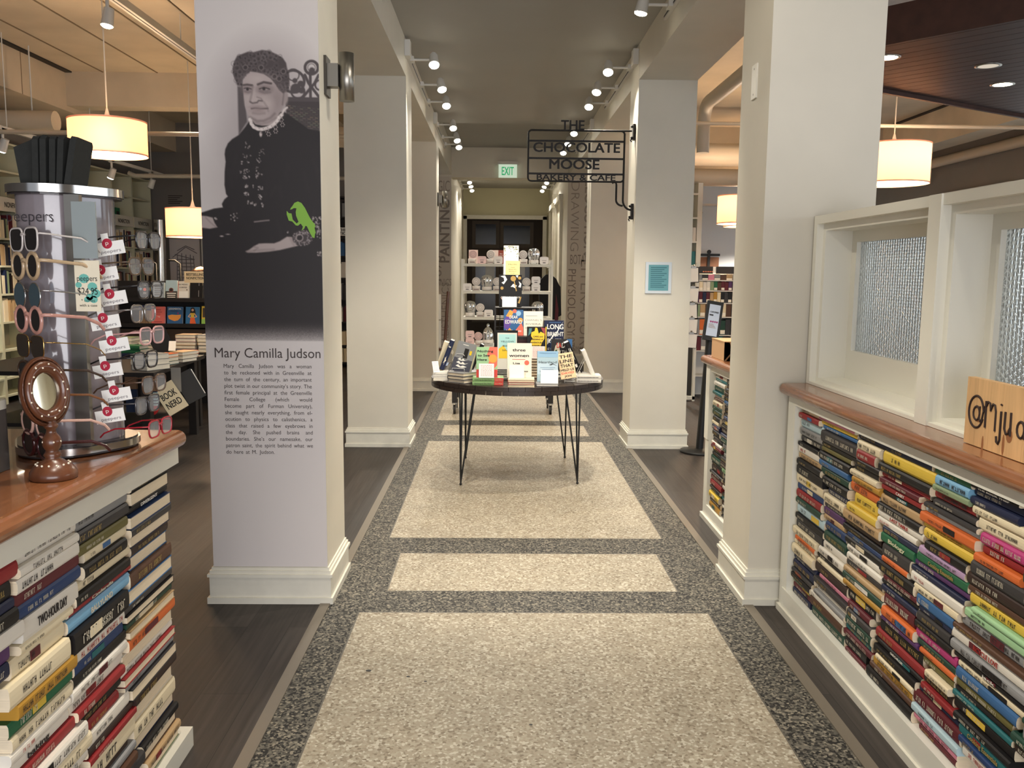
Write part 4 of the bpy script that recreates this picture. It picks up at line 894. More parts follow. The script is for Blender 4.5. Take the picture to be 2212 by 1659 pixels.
    book('novel with a pale face, red and white title and a blue edge', stand(.424, 6.66, z+.054, 0, .08), .162, .242, .03, 'blue', PAGEW,
         art=[('r', 0, .74, 0, 1, INKD), ('p', [(.1, .5), (.2, .78), (.36, .9), (.42, .6), (.5, .42), (.6, .5), (.66, .3), (.5, .15), (.25, .3)], cm('cover_face', (196, 184, 160))), ('c', .25, .62, .06, cm('cover_eye_green', (70, 100, 60))), ('c', .25, .62, .025, INKD), ('t', 'LA', .38, .72, .22, .16, REDP, .03), ('t', 'DY', .66, .72, .3, .16, WP, .03), ('t', 'IN THE', .55, .52, .52, .12, WP, .03), ('t', 'LAKE', .55, .34, .56, .12, WP, .03)])
    # front, blue sky and peach titles
    book('single pale book lying under the sky blue paperback', lie(.288, 6.10, z, 0, .018), .155, .15, .018, 'grey', PAGEW)
    book('pale sky blue paperback with grey title and small bird', stand(.298, 6.215, z+.0188, 0, .13), .150, .222, .022, 'pale blue', PAGEW,
         art=[('r', 0, 1, .25, .6, cm('cover_haze', (196, 216, 226))), ('r', 0, 1, .8, 1, SKYP), ('t', 'Heartland', .5, .60, .86, .085, INKS['light'], .01), ('p', [(.55, .55), (.75, .6), (.95, .52), (.76, .575), (.66, .54)], INKD), ('r', .14, .86, .46, .47, BLUEP), ('r', .22, .78, .40, .41, BLUEP), ('r', .1, .9, .34, .35, BLUEP), ('t', 'SARAH SMARSH', .5, .20, .7, .04, BLUEP), ('r', .1, .9, .93, .94, BLUEP)], soft=True)
    card(.318, 6.135, z+.0188, -.08, .35, .125, .098, 'blank white card leaning on the sky blue paperback')
    M = T(.475, 6.27, z+.03) @ R(-.10, 'Z') @ R(-.17, 'Y') @ R(-.25, 'X')
    book('peach novel with tall black title letters tilted on a wire easel', M, .112, .19, .02, 'cream', PAGEW,
         art=[('r', 0, 1, 0, 1, cm('cover_peach', (240, 206, 160))), ('t', 'THE', .5, .80, .84, .13, INKD, .03), ('t', 'LINE', .5, .62, .84, .13, INKD, .03), ('t', 'THAT', .5, .44, .84, .13, INKD, .03), ('t', 'HELD US', .5, .30, .86, .09, INKD, .03), ('t', 'DAVID', .5, .18, .8, .08, CORAL, .03), ('t', 'JOY', .5, .06, .5, .07, INKD, .03)])
    easel(.545, 6.33, z, -.1, 'wire easel under the peach novel', .8)
    stack(2, .592, 6.33, z, PI/2, .15, .182, .0265, ['white', 'white'], '%s of two white thick hardbacks at the far edge of the table', G) if False else None
    for i in range(2):
        o = book('%s white hardback of the pair lying spine out by the leaning books' % ('lower', 'upper')[i], lie(.592, 6.33, z+i*.0272, PI/2, .0266) @ T(0, 0, -.182), .15, .182, .0266, 'white', PAGEW, group=G)
        b = MB(); F = frame((-.0022, .0133, .091), (0, 0, -1), (0, -1, 0), (-1, 0, 0))
        for k in range(14): b.box(-.08+k*.011, -.074+k*.011, -.004, .003, 0, .0003, INKS['light'], F)
        b.build('spine_lettering', o)
    book('thick black book with pale spine lettering leaning on the pale pair', T(.655, 6.50, z+.0) @ R(-.42, 'Y') @ R(PI/2, 'Z') @ T(0, -.02, 0), .16, .31, .04, 'black', PAGEW, spine=('Sil', WP))
    book('white speckled book leaning on the thick black book', T(.735, 6.36, z+.057) @ R(-.40, 'Y') @ R(PI/2, 'Z'), .14, .2, .03, 'white', PAGEW)
    easel(.66, 6.42, z+.055, PI/2, 'tall wire easel behind the white speckled book', 1.1)
    easel(.60, 6.56, z, PI/2, 'wire easel under the thick black book', 1.2)
central_books()

# ================================================================ white rolling shelf behind the table
def shelf_unit():
    y0, y1 = 9.5, 9.92
    t = thing('display_shelf', 'white open shelf rack on black casters behind the round table', 'shelf', (.11, 9.7, 0))
    X = lambda x: x-.11; YY = lambda y: y-9.7
    for zz in (1.65, 1.355, 1.07, .756, .46):
        b = MB(); b.box(X(-.375), X(.60), YY(y0), YY(y1), zz-.028, zz, CREAM); b.build('shelf_board', t)
    b = MB()
    for x in (-.375, .60):
        for yy in (y0, y1): b = MB(); b.box(X(x)-.011, X(x)+.011, YY(yy)-.011, YY(yy)+.011, .24, 1.70, CREAM); b.build('upright', t)
    b = MB(); b.box(X(-.46), X(.64), YY(y0-.04), YY(y1+.04), .27, .33, BLACKWOOD); b.build('base_deck', t)
    for x in (-.455, .605):
        for yy in (9.5, 9.95):
            b = MB(); b.box(X(x)-.028, X(x)+.028, YY(yy)-.028, YY(yy)+.028, .125, .27, BLACKWOOD); b.build('leg', t)
            b = MB(); b.box(X(x)-.03, X(x)+.03, YY(yy)-.03, YY(yy)+.03, .118, .126, STEEL)
            for s in (-1, 1): b.box(X(x)+s*.018-.003, X(x)+s*.018+.003, YY(yy)-.02, YY(yy)+.035, .05, .12, STEEL)
            b.cyl((X(x)-.013, YY(yy)+.01, .05), (X(x)+.013, YY(yy)+.01, .05), .05, mat('caster_rubber', (40, 38, 36), .6), 20); b.cyl((X(x)-.0145, YY(yy)+.01, .05), (X(x)+.0145, YY(yy)+.01, .05), .03, STEEL, 16); b.build('caster', t)
shelf_unit()
TIN = mat('tin_white', (236, 230, 224), .35); TINP = mat('tin_pink', (234, 200, 196), .35); TINR = mat('tin_ring', (150, 134, 130), .5)
SILVER = mat('silver_glass', (215, 218, 222), .08, metal=.85)
def px(p): return (p-1073)/1875*9.56
def tin(x, z, label, m=TIN):
    b = MB(); b.lathe([(.041, 0), (.043, .003), (.043, .028), (.045, .030), (.045, .05), (.042, .054)], m, n=24); o = b.build('candle_tin', loc=(x, 9.58, z)); tag(o, label, 'tin', 'white candle tins')
    b = MB(); b.box(-.03, .03, -.046, -.0455, .008, .02, TINR); b.build('paper_label', o)
def disc(x, z, label, m=TIN, y=9.58):
    t = thing('upright_tin', label, 'tin', (x, y, z), 0, 'upright round tins')
    M = frame((0, -.02, .046), (1, 0, 0), (0, 0, 1), (0, -1, 0)) 
    b = MB(); b.lathe([(.044, -.025), (.046, -.02), (.046, 0), (.043, .002), (1e-5, .002)], m, M, 28); b.build('body', t)
    b = MB()
    for r in (.036, .027, .014): b.lathe([(r-.0014, .0025), (r, .0032), (r+.0014, .0025)], TINR, M, 28, cap=False)
    b.build('ring_print', t)
def soap(x, z, label, m=TIN, y=9.56):
    t = thing('soap_box', label, 'soap box', (x, y, z), 0, 'rounded soap boxes')
    P = []
    for cx, cz, a0 in ((.03, .062, 0), (-.03, .062, PI/2), (-.03, .018, PI), (.03, .018, 1.5*PI)):
        for k in range(5): a = a0+PI/2*k/4; P.append((cx+.018*math.cos(a), cz+.018*math.sin(a)))
    F = frame((0, 0, 0), (1, 0, 0), (0, 0, 1), (0, -1, 0))
    b = MB(); b.prism(P, -.02, .02, m, F, True); b.build('body', t)
    b = MB(); b.box(-.026, .026, .04, .043, .0205, .021, TINR, F); b.box(-.02, .02, .033, .036, .0205, .021, TINR, F); b.box(-.016, .016, .012, .02, .0205, .021, INKD, F); b.build('print', t)
def jar(x, z, label, tall=False):
    t = thing('glass_jar', label, 'jar', (x, 9.6, z), 0, 'silvery glass jars')
    b = MB()
    pr = [(.05, 0), (.052, .005), (.05, .05), (.058, .07), (.066, .1), (.064, .135), (.05, .16), (.02, .172), (1e-5, .174)]
    if tall: pr = [(.055, 0), (.06, .01), (.06, .12), (.05, .16), (.03, .19), (.012, .2), (.018, .22), (.012, .235), (1e-5, .24)]
    b.lathe(pr, SILVER, n=28); b.build('body', t)
    b = MB(); b.lathe([(.053, .012), (.0545, .02), (.0545, .04), (.0515, .045)] if not tall else [(.0615, .03), (.0615, .06), (.0605, .062)], TIN, n=24, cap=False); b.build('paper_band', t)
LV = {1: (1.651, 'top shelf of the white rack'), 2: (1.356, 'second shelf of the white rack'), 3: (1.071, 'third shelf of the white rack'), 4: (.757, 'fourth shelf of the white rack')}
tin(px(1020), LV[1][0], 'white candle tin under a pink upright tin, '+LV[1][1]); disc(px(1022), LV[1][0]+.055, 'pink-faced round tin standing on a tin, '+LV[1][1], TINP)
b = MB(); b.box(-.05, .05, 0, .05, 0, .15, mat('pink_card', (240, 222, 214), .7)); tag(b.build('gift_box', loc=(px(1022), 9.66, LV[1][0])), 'pale pink box behind round tins on the top shelf', 'box')
soap(px(1041), LV[1][0], 'pink soap box on the '+LV[1][1], TINP); tin(px(1059), LV[1][0], 'candle tin before the brick red card, '+LV[1][1]); disc(px(1060), LV[1][0]+.055, 'round white tin before the brick red card, '+LV[1][1])
soap(px(1076), LV[1][0], 'cream soap box under the brick red card, '+LV[1][1])
b = MB(); b.box(-.09, .06, 0, .012, 0, .15, mat('brick_card', (150, 70, 56), .6)); b.box(-.09, -.0, -.002, 0, 0, .15, mat('pink_card', (240, 222, 214), .7)); o = b.build('boxed_card', loc=(px(1076), 9.68, LV[1][0])); tag(o, 'brick red boxed card standing on the top shelf', 'box')
b = MB(); b.text('the', PAPER, facing_cam(.03, -.001, .105), w=.03, h=.014); b.text('collection', PAPER, facing_cam(.03, -.001, .085), w=.05, h=.012); b.build('lettering', o)
tin(px(1130), LV[1][0], 'candle tin beside the dome jar, '+LV[1][1]); disc(px(1129), LV[1][0]+.055, 'round tin standing beside the dome jar, '+LV[1][1]); jar(px(1152), LV[1][0], 'silvery dome jar on the '+LV[1][1]); soap(px(1174), LV[1][0], 'grey-white soap box at the end of the '+LV[1][1])
soap(px(1010), LV[2][0], 'soap box at the start of the '+LV[2][1]); tin(px(1029), LV[2][0], 'candle tin next to the dome jar, '+LV[2][1]); disc(px(1029), LV[2][0]+.055, 'round upright tin next to the dome jar, '+LV[2][1]); jar(px(1052), LV[2][0], 'silvery dome jar on the '+LV[2][1])
tin(px(1074), LV[2][0], 'candle tin half behind the black novel, '+LV[2][1]); disc(px(1074), LV[2][0]+.055, 'round upright tin half behind the black novel, '+LV[2][1]); tin(px(1137), LV[2][0], 'candle tin past the black novel, '+LV[2][1]); disc(px(1137), LV[2][0]+.055, 'round upright tin past the black novel, '+LV[2][1])
soap(px(1157), LV[2][0], 'lower of two piled soap boxes, '+LV[2][1]); soap(px(1157), LV[2][0]+.081, 'upper of two piled soap boxes, '+LV[2][1])
jar(px(1016), LV[3][0], 'silvery dome jar at the start of the '+LV[3][1]); tin(px(1038), LV[3][0], 'candle tin between jar and soap, '+LV[3][1]); disc(px(1038), LV[3][0]+.055, 'round upright tin between jar and soap, '+LV[3][1]); soap(px(1056), LV[3][0], 'soap box beside the wire crate, '+LV[3][1]); jar(px(1162), LV[3][0], 'silvery dome jar behind the wire crate, '+LV[3][1])
soap(px(1016), LV[4][0], 'lower of two pink soap boxes, '+LV[4][1], TINP); soap(px(1016), LV[4][0]+.081, 'upper of two pink soap boxes, '+LV[4][1], TINP); tin(px(1036), LV[4][0], 'candle tin beside pink soaps, '+LV[4][1]); disc(px(1034), LV[4][0]+.055, 'pinkish round upright tin, '+LV[4][1], TINP); jar(px(1055), LV[4][0], 'tall stoppered glass jar on the '+LV[4][1], True)
b = MB(); b.box(-.052, .052, 0, .004, 0, .17, mat('grey_print', (140, 138, 136), .7)); tag(b.build('hanging_card', loc=(px(1058), 9.9, 1.452)), 'grey printed card hanging below the top shelf', 'card')
b = MB(); b.box(-.13, .12, 0, .004, 0, .12, mat('grey_print', (140, 138, 136), .7)); tag(b.build('hanging_card', loc=(px(1112), 9.9, 1.502)), 'wide grey card hanging behind the yellow note', 'card')
def jacket():
    t = thing('hanging_jacket', 'black jacket with maroon lining hanging at the end of the white rack', 'jacket', (.60, 10.15, 1.02))
    P = [(-.10, 0), (-.11, .38), (-.09, .46), (-.03, .52), (.03, .52), (.09, .47), (.13, .38), (.12, 0)]
    F = frame((0, 0, 0), (1, 0, 0), (0, 0, 1), (0, -1, 0)); JB = mat('black_cloth', (18, 17, 19), .9)
    b = MB(); b.prism(P, -.05, .05, JB, F, True); b.prism([(.10, .43), (.14, .38), (.155, .05), (.10, .02)], -.04, .04, JB, F, True); b.build('body', t)
    b = MB(); b.prism([(.075, -.04), (.115, -.01), (.12, .12), (.09, .3)], .05, .053, mat('maroon_lining', (74, 20, 30), .8), F); b.build('lining', t)
    b = MB(); b.tube([(0, 0, .51), (0, 0, .56), (.015, 0, .585), (0, 0, .6), (-.012, 0, .59)], .004, BLACK, 6); b.build('hanger_hook', t)
    b = MB(); b.cyl((.60, 9.5+.42, 1.62), (.60, 10.4, 1.62), .008, CREAM, 8); tag(b.build('garment_rail'), 'thin white rail holding the black jacket', 'rail')
jacket()
# wooden easel with paper signs before the painting panel
def floor_easel():
    t = thing('floor_easel', 'wooden easel with printed sheets before the painting panel', 'easel', (-.80, 12.6, 0))
    b = MB(); b.cyl((.02, 0, 0), (.10, .05, 1.28), .022, WALNUT, 10); b.cyl((-.48, 0, 0), (-.2, .05, 1.45), .022, WALNUT, 10); b.cyl((-.2, .5, 0), (-.1, .06, 1.4), .02, WALNUT, 10); b.box(-.5, .1, -.03, .03, .42, .46, WALNUT); b.build('frame', t)
    for zz, h in ((.88, .36), (.48, .38)):
        b = MB(); b.box(-.42, .0, -.035, -.03, zz, zz+h, PAPER); o = b.build('printed_sheet', t)
        b = MB()
        for k in range(6):
            b.box(-.36, -.06-.03*(k % 3), -.0365, -.035, zz+h*.75-k*.04, zz+h*.75-k*.04+.02, INK)
        b.build('lettering', o)
floor_easel()
# ================================================================ counters faced with books
COLS = ['black']*17+['charcoal']*8+['navy']*6+['dark blue']*2+['white']*8+['cream']*8+['maroon']*4+['red']*2+['brown']*2+['dark brown']*6+['tan']*3+['grey']*4+['blue']+['teal']+['dark green']*4+['orange', 'yellow', 'mustard', 'sage', 'pink', 'pale blue', 'purple', 'olive']
def wall_book(side, xf, y0, y1, z0, z1, colour, label, group, title=None, edge=False, big=True):
    """lying book, spine to the corridor. side -1: faces -x, +1: faces +x"""
    t = z1-z0; yc, zc = (y0+y1)/2, z0; L = (y1-y0)/2; D = random.uniform(.10, .125)
    s = side; b = MB(); c = cov(colour)
    soft = random.random() < .5; e = .0015 if soft else .004
    # outline across thickness: (depth from face, height)
    if edge: P = [(.004, 0), (D, 0), (D, t), (.004, t), (.004, t-.0025), (D-.01, t-.0025), (D-.01, .0025), (.004, .0025)]
    else: P = [(e+.002, 0), (D, 0), (D, t), (e+.002, t), (e*.3, t*.82), (0, t*.6), (0, t*.4), (e*.3, t*.18)]
    v = []; 
    for yy in (-L, L): v += [(-s*p[0] if s > 0 else p[0], yy, p[1]) for p in P]
    n = len(P); f = [(i, (i+1) % n, n+(i+1) % n, n+i) for i in range(n)]
    b.add(v, f, c)
    # ends: pages between boards
    if not edge:
        for yy, o in ((-L, 0), (L, n)): b.add([v[o+i] for i in range(n)], [tuple(range(n))], PAGES if random.random() < .8 else c)
    ob = b.build('paperback' if soft else 'hardback', loc=(xf, yc, zc)); tag(ob, label, 'book', group)
    M = frame((s*.0006, 0, 0), (0, s, 0), (0, 0, 1), (s, 0, 0))
    if edge:
        q = MB(); q.box(-D+.012 if s > 0 else .006, -.006 if s > 0 else D-.012, -L+.003, L-.003, .0026, t-.0026, PAGES); q.build('pages', ob); return ob
    ink = INKS['light'] if colour in LIGHTC else random.choice([INKS['dark'], INKS['dark'], INKS['gold']])
    if colour == 'white' and random.random() < .3: ink = INKS['red']
    q = MB()
    flip = M @ R(PI, 'Z') if False else M
    if random.random() < .22 and t > .016:      # title patch or band
        a = random.uniform(-.6, .1)*L; pc = cov(random.choice(['red', 'white', 'cream', 'yellow', 'blue', 'black', 'maroon', 'teal']))
        q.box(a, a+random.uniform(.25, .7)*L, t*.22, t*.78, 0, .0004, pc, M)
    if title:
        ti, col, wd = title; q.text(ti, col, inset(M, .0010) @ T(0, t*.30, 0), w=min(wd, 1.7*L), h=t*.44, bold=.02)
    else:
        x = -L*random.uniform(.6, .9); words = random.randint(2, 5); hh = t*random.uniform(.26, .46); zz = (t-hh)/2
        lw = hh*random.uniform(.45, .75)
        for w_ in range(words):
            for k in range(random.randint(2, 8)):
                if x+lw > L*.9: break
                kind = random.random(); M2 = inset(M, .0008)
                if kind < .35: q.quad([(x, zz, 0), (x+lw*.22, zz, 0), (x+lw*.22, zz+hh, 0), (x, zz+hh, 0)], ink, M2); q.quad([(x+lw*.5, zz, 0), (x+lw*.72, zz, 0), (x+lw*.72, zz+hh, 0), (x+lw*.5, zz+hh, 0)], ink, M2); q.quad([(x, zz+hh*.42, 0), (x+lw*.72, zz+hh*.42, 0), (x+lw*.72, zz+hh*.58, 0), (x, zz+hh*.58, 0)], ink, M2)
                elif kind < .7: q.quad([(x, zz, 0), (x+lw*.22, zz, 0), (x+lw*.22, zz+hh, 0), (x, zz+hh, 0)], ink, M2); q.quad([(x, zz+hh*.84, 0), (x+lw*.7, zz+hh*.84, 0), (x+lw*.7, zz+hh, 0), (x, zz+hh, 0)], ink, M2)
                else: q.quad([(x, zz, 0), (x+lw*.7, zz, 0), (x+lw*.7, zz+hh*.18, 0), (x, zz+hh*.18, 0)], ink, M2); q.quad([(x+lw*.25, zz, 0), (x+lw*.48, zz, 0), (x+lw*.48, zz+hh, 0), (x+lw*.25, zz+hh, 0)], ink, M2)
                x += lw
            x += lw*1.2
    if q.v: q.build('spine_lettering', ob)
    return ob
def book_wall(side, xf, ya, yb, za, zb, n, where, group, marks, edges=(), thick=(.012, .036), seed=1, limit=None):
    """n stacks from ya (first) to yb, books piled from za to zb"""
    random.seed(seed); step = (yb-ya)/n; wob = [0]+[random.uniform(-.15, .15)*step for _ in range(n-1)]+[0]
    ph = [random.uniform(0, 6) for _ in range(n+1)]
    def bnd(k, z):
        y = ya+k*step+wob[k]
        return y if k in (0, n) else y+step*.14*math.sin(z*9+ph[k])+step*.07*math.sin(z*31+2*ph[k])
    rows = []
    for k in range(n):
        z = za; L = []
        while z < zb-.009:
            t = min(random.triangular(thick[0], thick[1], thick[0]*1.4), zb-z)
            if zb-z-t < .010: t = min(zb-z, thick[1]*1.25)
            y0, y1 = sorted((bnd(k, z+t/2), bnd(k+1, z+t/2))); g = random.choice([0, 0, .004, .01, .03]) if k not in edges else random.choice([0, 0, .004])
            y0 += .0025; y1 -= .0025
            if random.random() < .5: y0 += g
            else: y1 -= g
            L.append([y0, y1, z, z+t-.0008, random.choice(COLS), None, False]); z += t
        rows.append(L)
    used = set()
    for c, ti, y, z in marks:
        best = min(((abs((r[0]+r[1])/2-y)*.35+abs((r[2]+r[3])/2-z)-.15*(r[3]-r[2] if ti else 0), k, i) for k, L in enumerate(rows) for i, r in enumerate(L) if (k, i) not in used), default=None)
        used.add(best[1:]); r = rows[best[1]][best[2]]; r[4] = c
        if ti: r[5] = ti
    lab_ink = {'Biology': (mat('biology_ink', (226, 224, 190), .6), .12), 'Cooking Essentials': (INKS['gold'], .15), 'CATCHING FIRE': (INKS['light'], .14), 'THE BOOK THIEF': (WHITEINK, .15), 'jack': (WHITEINK, .06), 'BICYCLE LOVE': (INKS['red'], .12), 'ALEX CROSS': (mat('cross_ink', (160, 110, 40), .6), .15), 'CASEY': (WHITEINK, .06), 'LAST TABLE': (INKS['red'], .13), 'GEORGE': (WHITEINK, .09), 'DIVERGENT': (WHITEINK, .12), 'TWO-HOUR DAY': (INKS['light'], .13), 'Cinderella': (INKS['dark'], .12), 'BALLYLAND': (INKS['dark'], .12), 'baking': (INKS['light'], .09)}
    for k, L in enumerate(rows):
        for i, r in enumerate(L):
            if limit and not limit((r[0]+r[1])/2, (r[2]+r[3])/2): continue
            edge = k in edges and r[5] is None and i % 2 == 0
            nm = ORD[len(L)-i]
            title = (r[5],)+lab_ink[r[5]] if r[5] else None
            lab = '%s %s, %s from the top, %s stack %s' % (r[4], 'page-edged book' if edge else 'book spine', nm, ORD[k+1], where)
            wall_book(side, xf+(-side if side < 0 else -side)*0 - side*random.uniform(0, .02), r[0], r[1], r[2], r[3], r[4], lab, group, title, edge)
COUNTERW = mat('counter_white', (222, 220, 208), .35)
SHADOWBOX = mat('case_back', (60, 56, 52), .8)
MARKS_R = [('green', 'Biology', 2.692, 0.655), ('green', 'Cooking Essentials', 2.396, 0.662), ('magenta', '', 2.256, 0.842), ('red', 'CATCHING FIRE', 2.428, 0.887), ('black', 'THE BOOK THIEF', 2.177, 0.960), ('teal', 'Cooking Essentials', 2.219, 0.262), ('black', 'jack', 2.126, 0.452), ('white', 'BICYCLE LOVE', 2.188, 0.518), ('sage', '', 2.575, 0.887), ('sky blue', '', 2.499, 0.928), ('yellow', 'ALEX CROSS', 2.617, 0.773), ('orange', '', 2.378, 0.797), ('lilac', '', 2.492, 0.695), ('yellow', '', 2.472, 0.738), ('orange', '', 2.697, 0.583), ('orange', '', 2.686, 0.394), ('cream', '', 2.989, 0.922), ('black', 'CASEY', 2.891, 0.802), ('red', 'CASEY', 2.815, 0.833), ('white', 'LAST TABLE', 2.852, 0.727), ('orange', '', 3.021, 0.746), ('tan', '', 3.067, 0.655), ('yellow', '', 2.899, 0.933), ('pink', '', 3.425, 0.972), ('yellow', '', 3.471, 0.945), ('pale blue', '', 3.516, 0.908), ('green', '', 2.613, 0.951), ('navy', '', 2.528, 0.943), ('orange', '', 2.213, 0.766), ('blue', '', 2.582, 0.529), ('maroon', '', 2.727, 0.456), ('dark green', '', 2.592, 0.388), ('mustard', '', 2.882, 0.190), ('pale blue', '', 2.622, 0.171), ('maroon', '', 3.060, 0.187), ('black', 'GEORGE', 2.666, 0.260), ('red', '', 2.433, 0.278), ('blue', '', 2.273, 0.396), ('pale green', '', 2.231, 0.590), ('pale green', '', 2.326, 0.604), ('teal', '', 3.131, 0.229), ('maroon', '', 3.189, 0.326), ('cream', '', 2.168, 0.895), ('white', '', 3.75, 0.777), ('red', '', 3.72, 0.573), ('pale blue', '', 3.72, 0.521), ('magenta', '', 2.479, 0.410), ('orange', '', 2.463, 0.395), ('tan', '', 2.651, 0.800)]
MARKS_L = [('black', 'DIVERGENT', 2.561, 0.871), ('blue', '', 2.613, 0.733), ('white', 'TWO-HOUR DAY', 2.016, 0.787), ('red', 'Cinderella', 2.283, 0.725), ('sky blue', 'BALLYLAND', 2.193, 0.683), ('blue', '', 2.365, 0.635), ('cream', '', 1.772, 0.710), ('mustard', '', 1.800, 0.628), ('white', '', 1.850, 0.909), ('green', '', 1.832, 0.574), ('white', 'baking', 1.843, 0.496), ('red', '', 2.038, 0.452), ('red', '', 2.297, 0.299), ('maroon', '', 1.925, 0.854), ('dark blue', '', 1.904, 0.836), ('cream', '', 2.004, 0.682), ('white', '', 2.069, 0.509), ('orange', '', 2.369, 0.518), ('white', '', 2.446, 0.463), ('red', '', 2.163, 0.410), ('grey', '', 2.144, 0.942)]

def nosed_top(b, x0, x1, y0, y1, z0, z1, m, nose_dir, endround=None):
    """wood top with a rounded long edge: outline across x extruded along y"""
    r = (z1-z0)/2; P = []
    if nose_dir < 0: P = [(x0+r-r*math.cos(a), z0+r+r*math.sin(a)) for a in [-PI/2+PI*k/10 for k in range(11)]]+[(x1, z1), (x1, z0)]
    else: P = [(x1-r+r*math.cos(a), z0+r+r*math.sin(a)) for a in [-PI/2+PI*k/10 for k in range(11)]]+[(x0, z1), (x0, z0)]
    n = len(P); ys = [y0, y1]; v = [(p[0], yy, p[1]) for yy in ys for p in P]
    b.add(v, [(i, (i+1) % n, n+(i+1) % n, n+i) for i in range(n)], m, smooth=False)
    b.add([v[i] for i in range(n)], [tuple(range(n))], m); b.add([v[n+i] for i in range(n)], [tuple(range(n))], m)
# the counter under the frosted windows
t = thing('book_counter', 'white counter filled with recycled books below the frosted windows', 'counter', (1.6, 2.6, 0))
b = MB(); X = lambda x: x-1.6; Yy = lambda y: y-2.6
b.box(X(1.34), X(1.40), Yy(3.815), Yy(3.905), .03, 1.012, COUNTERW); b.box(X(1.34), X(1.40), Yy(1.0), Yy(3.815), .975, 1.012, COUNTERW)
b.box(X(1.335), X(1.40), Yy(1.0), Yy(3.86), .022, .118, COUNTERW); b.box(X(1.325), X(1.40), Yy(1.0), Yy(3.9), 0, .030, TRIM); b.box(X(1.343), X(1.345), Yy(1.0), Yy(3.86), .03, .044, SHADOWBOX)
b.box(X(1.40), X(1.86), Yy(3.80), Yy(3.905), 0, 1.012, COUNTERW); b.box(X(1.50), X(1.86), Yy(1.0), Yy(3.8), 0, 1.012, COUNTERW); b.box(X(1.40), X(1.5), Yy(1.0), Yy(3.8), .03, .10, COUNTERW)
b.build('cabinet', t)
b = MB(); nosed_top(b, X(1.302), X(1.95), Yy(1.0), Yy(3.925), 1.013, 1.064, OAK, -1); b.build('countertop', t)
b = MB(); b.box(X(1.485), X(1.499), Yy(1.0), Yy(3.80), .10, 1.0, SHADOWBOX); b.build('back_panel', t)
book_wall(-1, 1.348, 3.798, 1.85, .1185, .972, 7, 'from the frosted-window pillar', 'recycled books under the frosted windows', MARKS_R, seed=5, thick=(.015, .050), limit=lambda y, z: z > 1.55-(1659-590)/1875*y*1.04-.04)

# counter further back, beyond the big pillar
t = thing('book_counter', 'white book-filled counter beyond the big pillar, with a cardboard box on it', 'counter', (1.6, 4.95, 0))
b = MB(); Yy = lambda y: y-4.95
b.box(X(1.345), X(1.40), Yy(5.37), Yy(5.455), .03, .995, COUNTERW); b.box(X(1.345), X(1.40), Yy(4.49), Yy(5.37), .955, .995, COUNTERW); b.box(X(1.345), X(1.40), Yy(4.49), Yy(5.37), .022, .10, COUNTERW); b.box(X(1.33), X(1.40), Yy(4.49), Yy(5.47), 0, .03, TRIM)
b.box(X(1.40), X(1.86), Yy(5.35), Yy(5.455), 0, .995, COUNTERW); b.box(X(1.50), X(1.86), Yy(4.49), Yy(5.35), 0, .995, COUNTERW); b.box(X(1.337), X(1.345), Yy(5.37), Yy(5.46), .52, .99, COUNTERW); b.build('cabinet', t)
b = MB(); nosed_top(b, X(1.302), X(1.95), Yy(4.49), Yy(5.48), .996, 1.047, OAK, -1); b.build('countertop', t)
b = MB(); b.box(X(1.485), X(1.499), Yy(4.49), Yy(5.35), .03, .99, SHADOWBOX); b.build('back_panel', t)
book_wall(-1, 1.352, 5.345, 4.62, .101, .95, 3, 'of the far book counter', 'recycled books in the far counter', [('dark green', '', 5.25, .85), ('white', '', 5.25, .90), ('white', '', 5.25, .52), ('pale green', '', 5.1, .40), ('yellow', '', 5.1, .19)], seed=9, thick=(.016, .044))
b = MB(); CARD = mat('cardboard', (186, 146, 104), .8); b.box(0, .22, 0, .30, 0, .112, CARD); b.prism([(0, 0), (.07, 0), (.03, .11), (0, .112)], -.002, .0, CARD, frame((0, 0, 0), (1, 0, 0), (0, 0, 1), (0, -1, 0)))
b.quad([(.0, -.0006, .0), (.012, -.0006, .0), (.05, -.0006, .05), (.046, -.0006, .055)], mat('cardboard_dark', (120, 90, 60), .8)); b.box(-.002, .222, -.002, .302, .112, .116, CARD)
o = b.build('cardboard_box', loc=(1.345, 5.08, 1.048)); tag(o, 'small plain cardboard box on the far book counter', 'box')

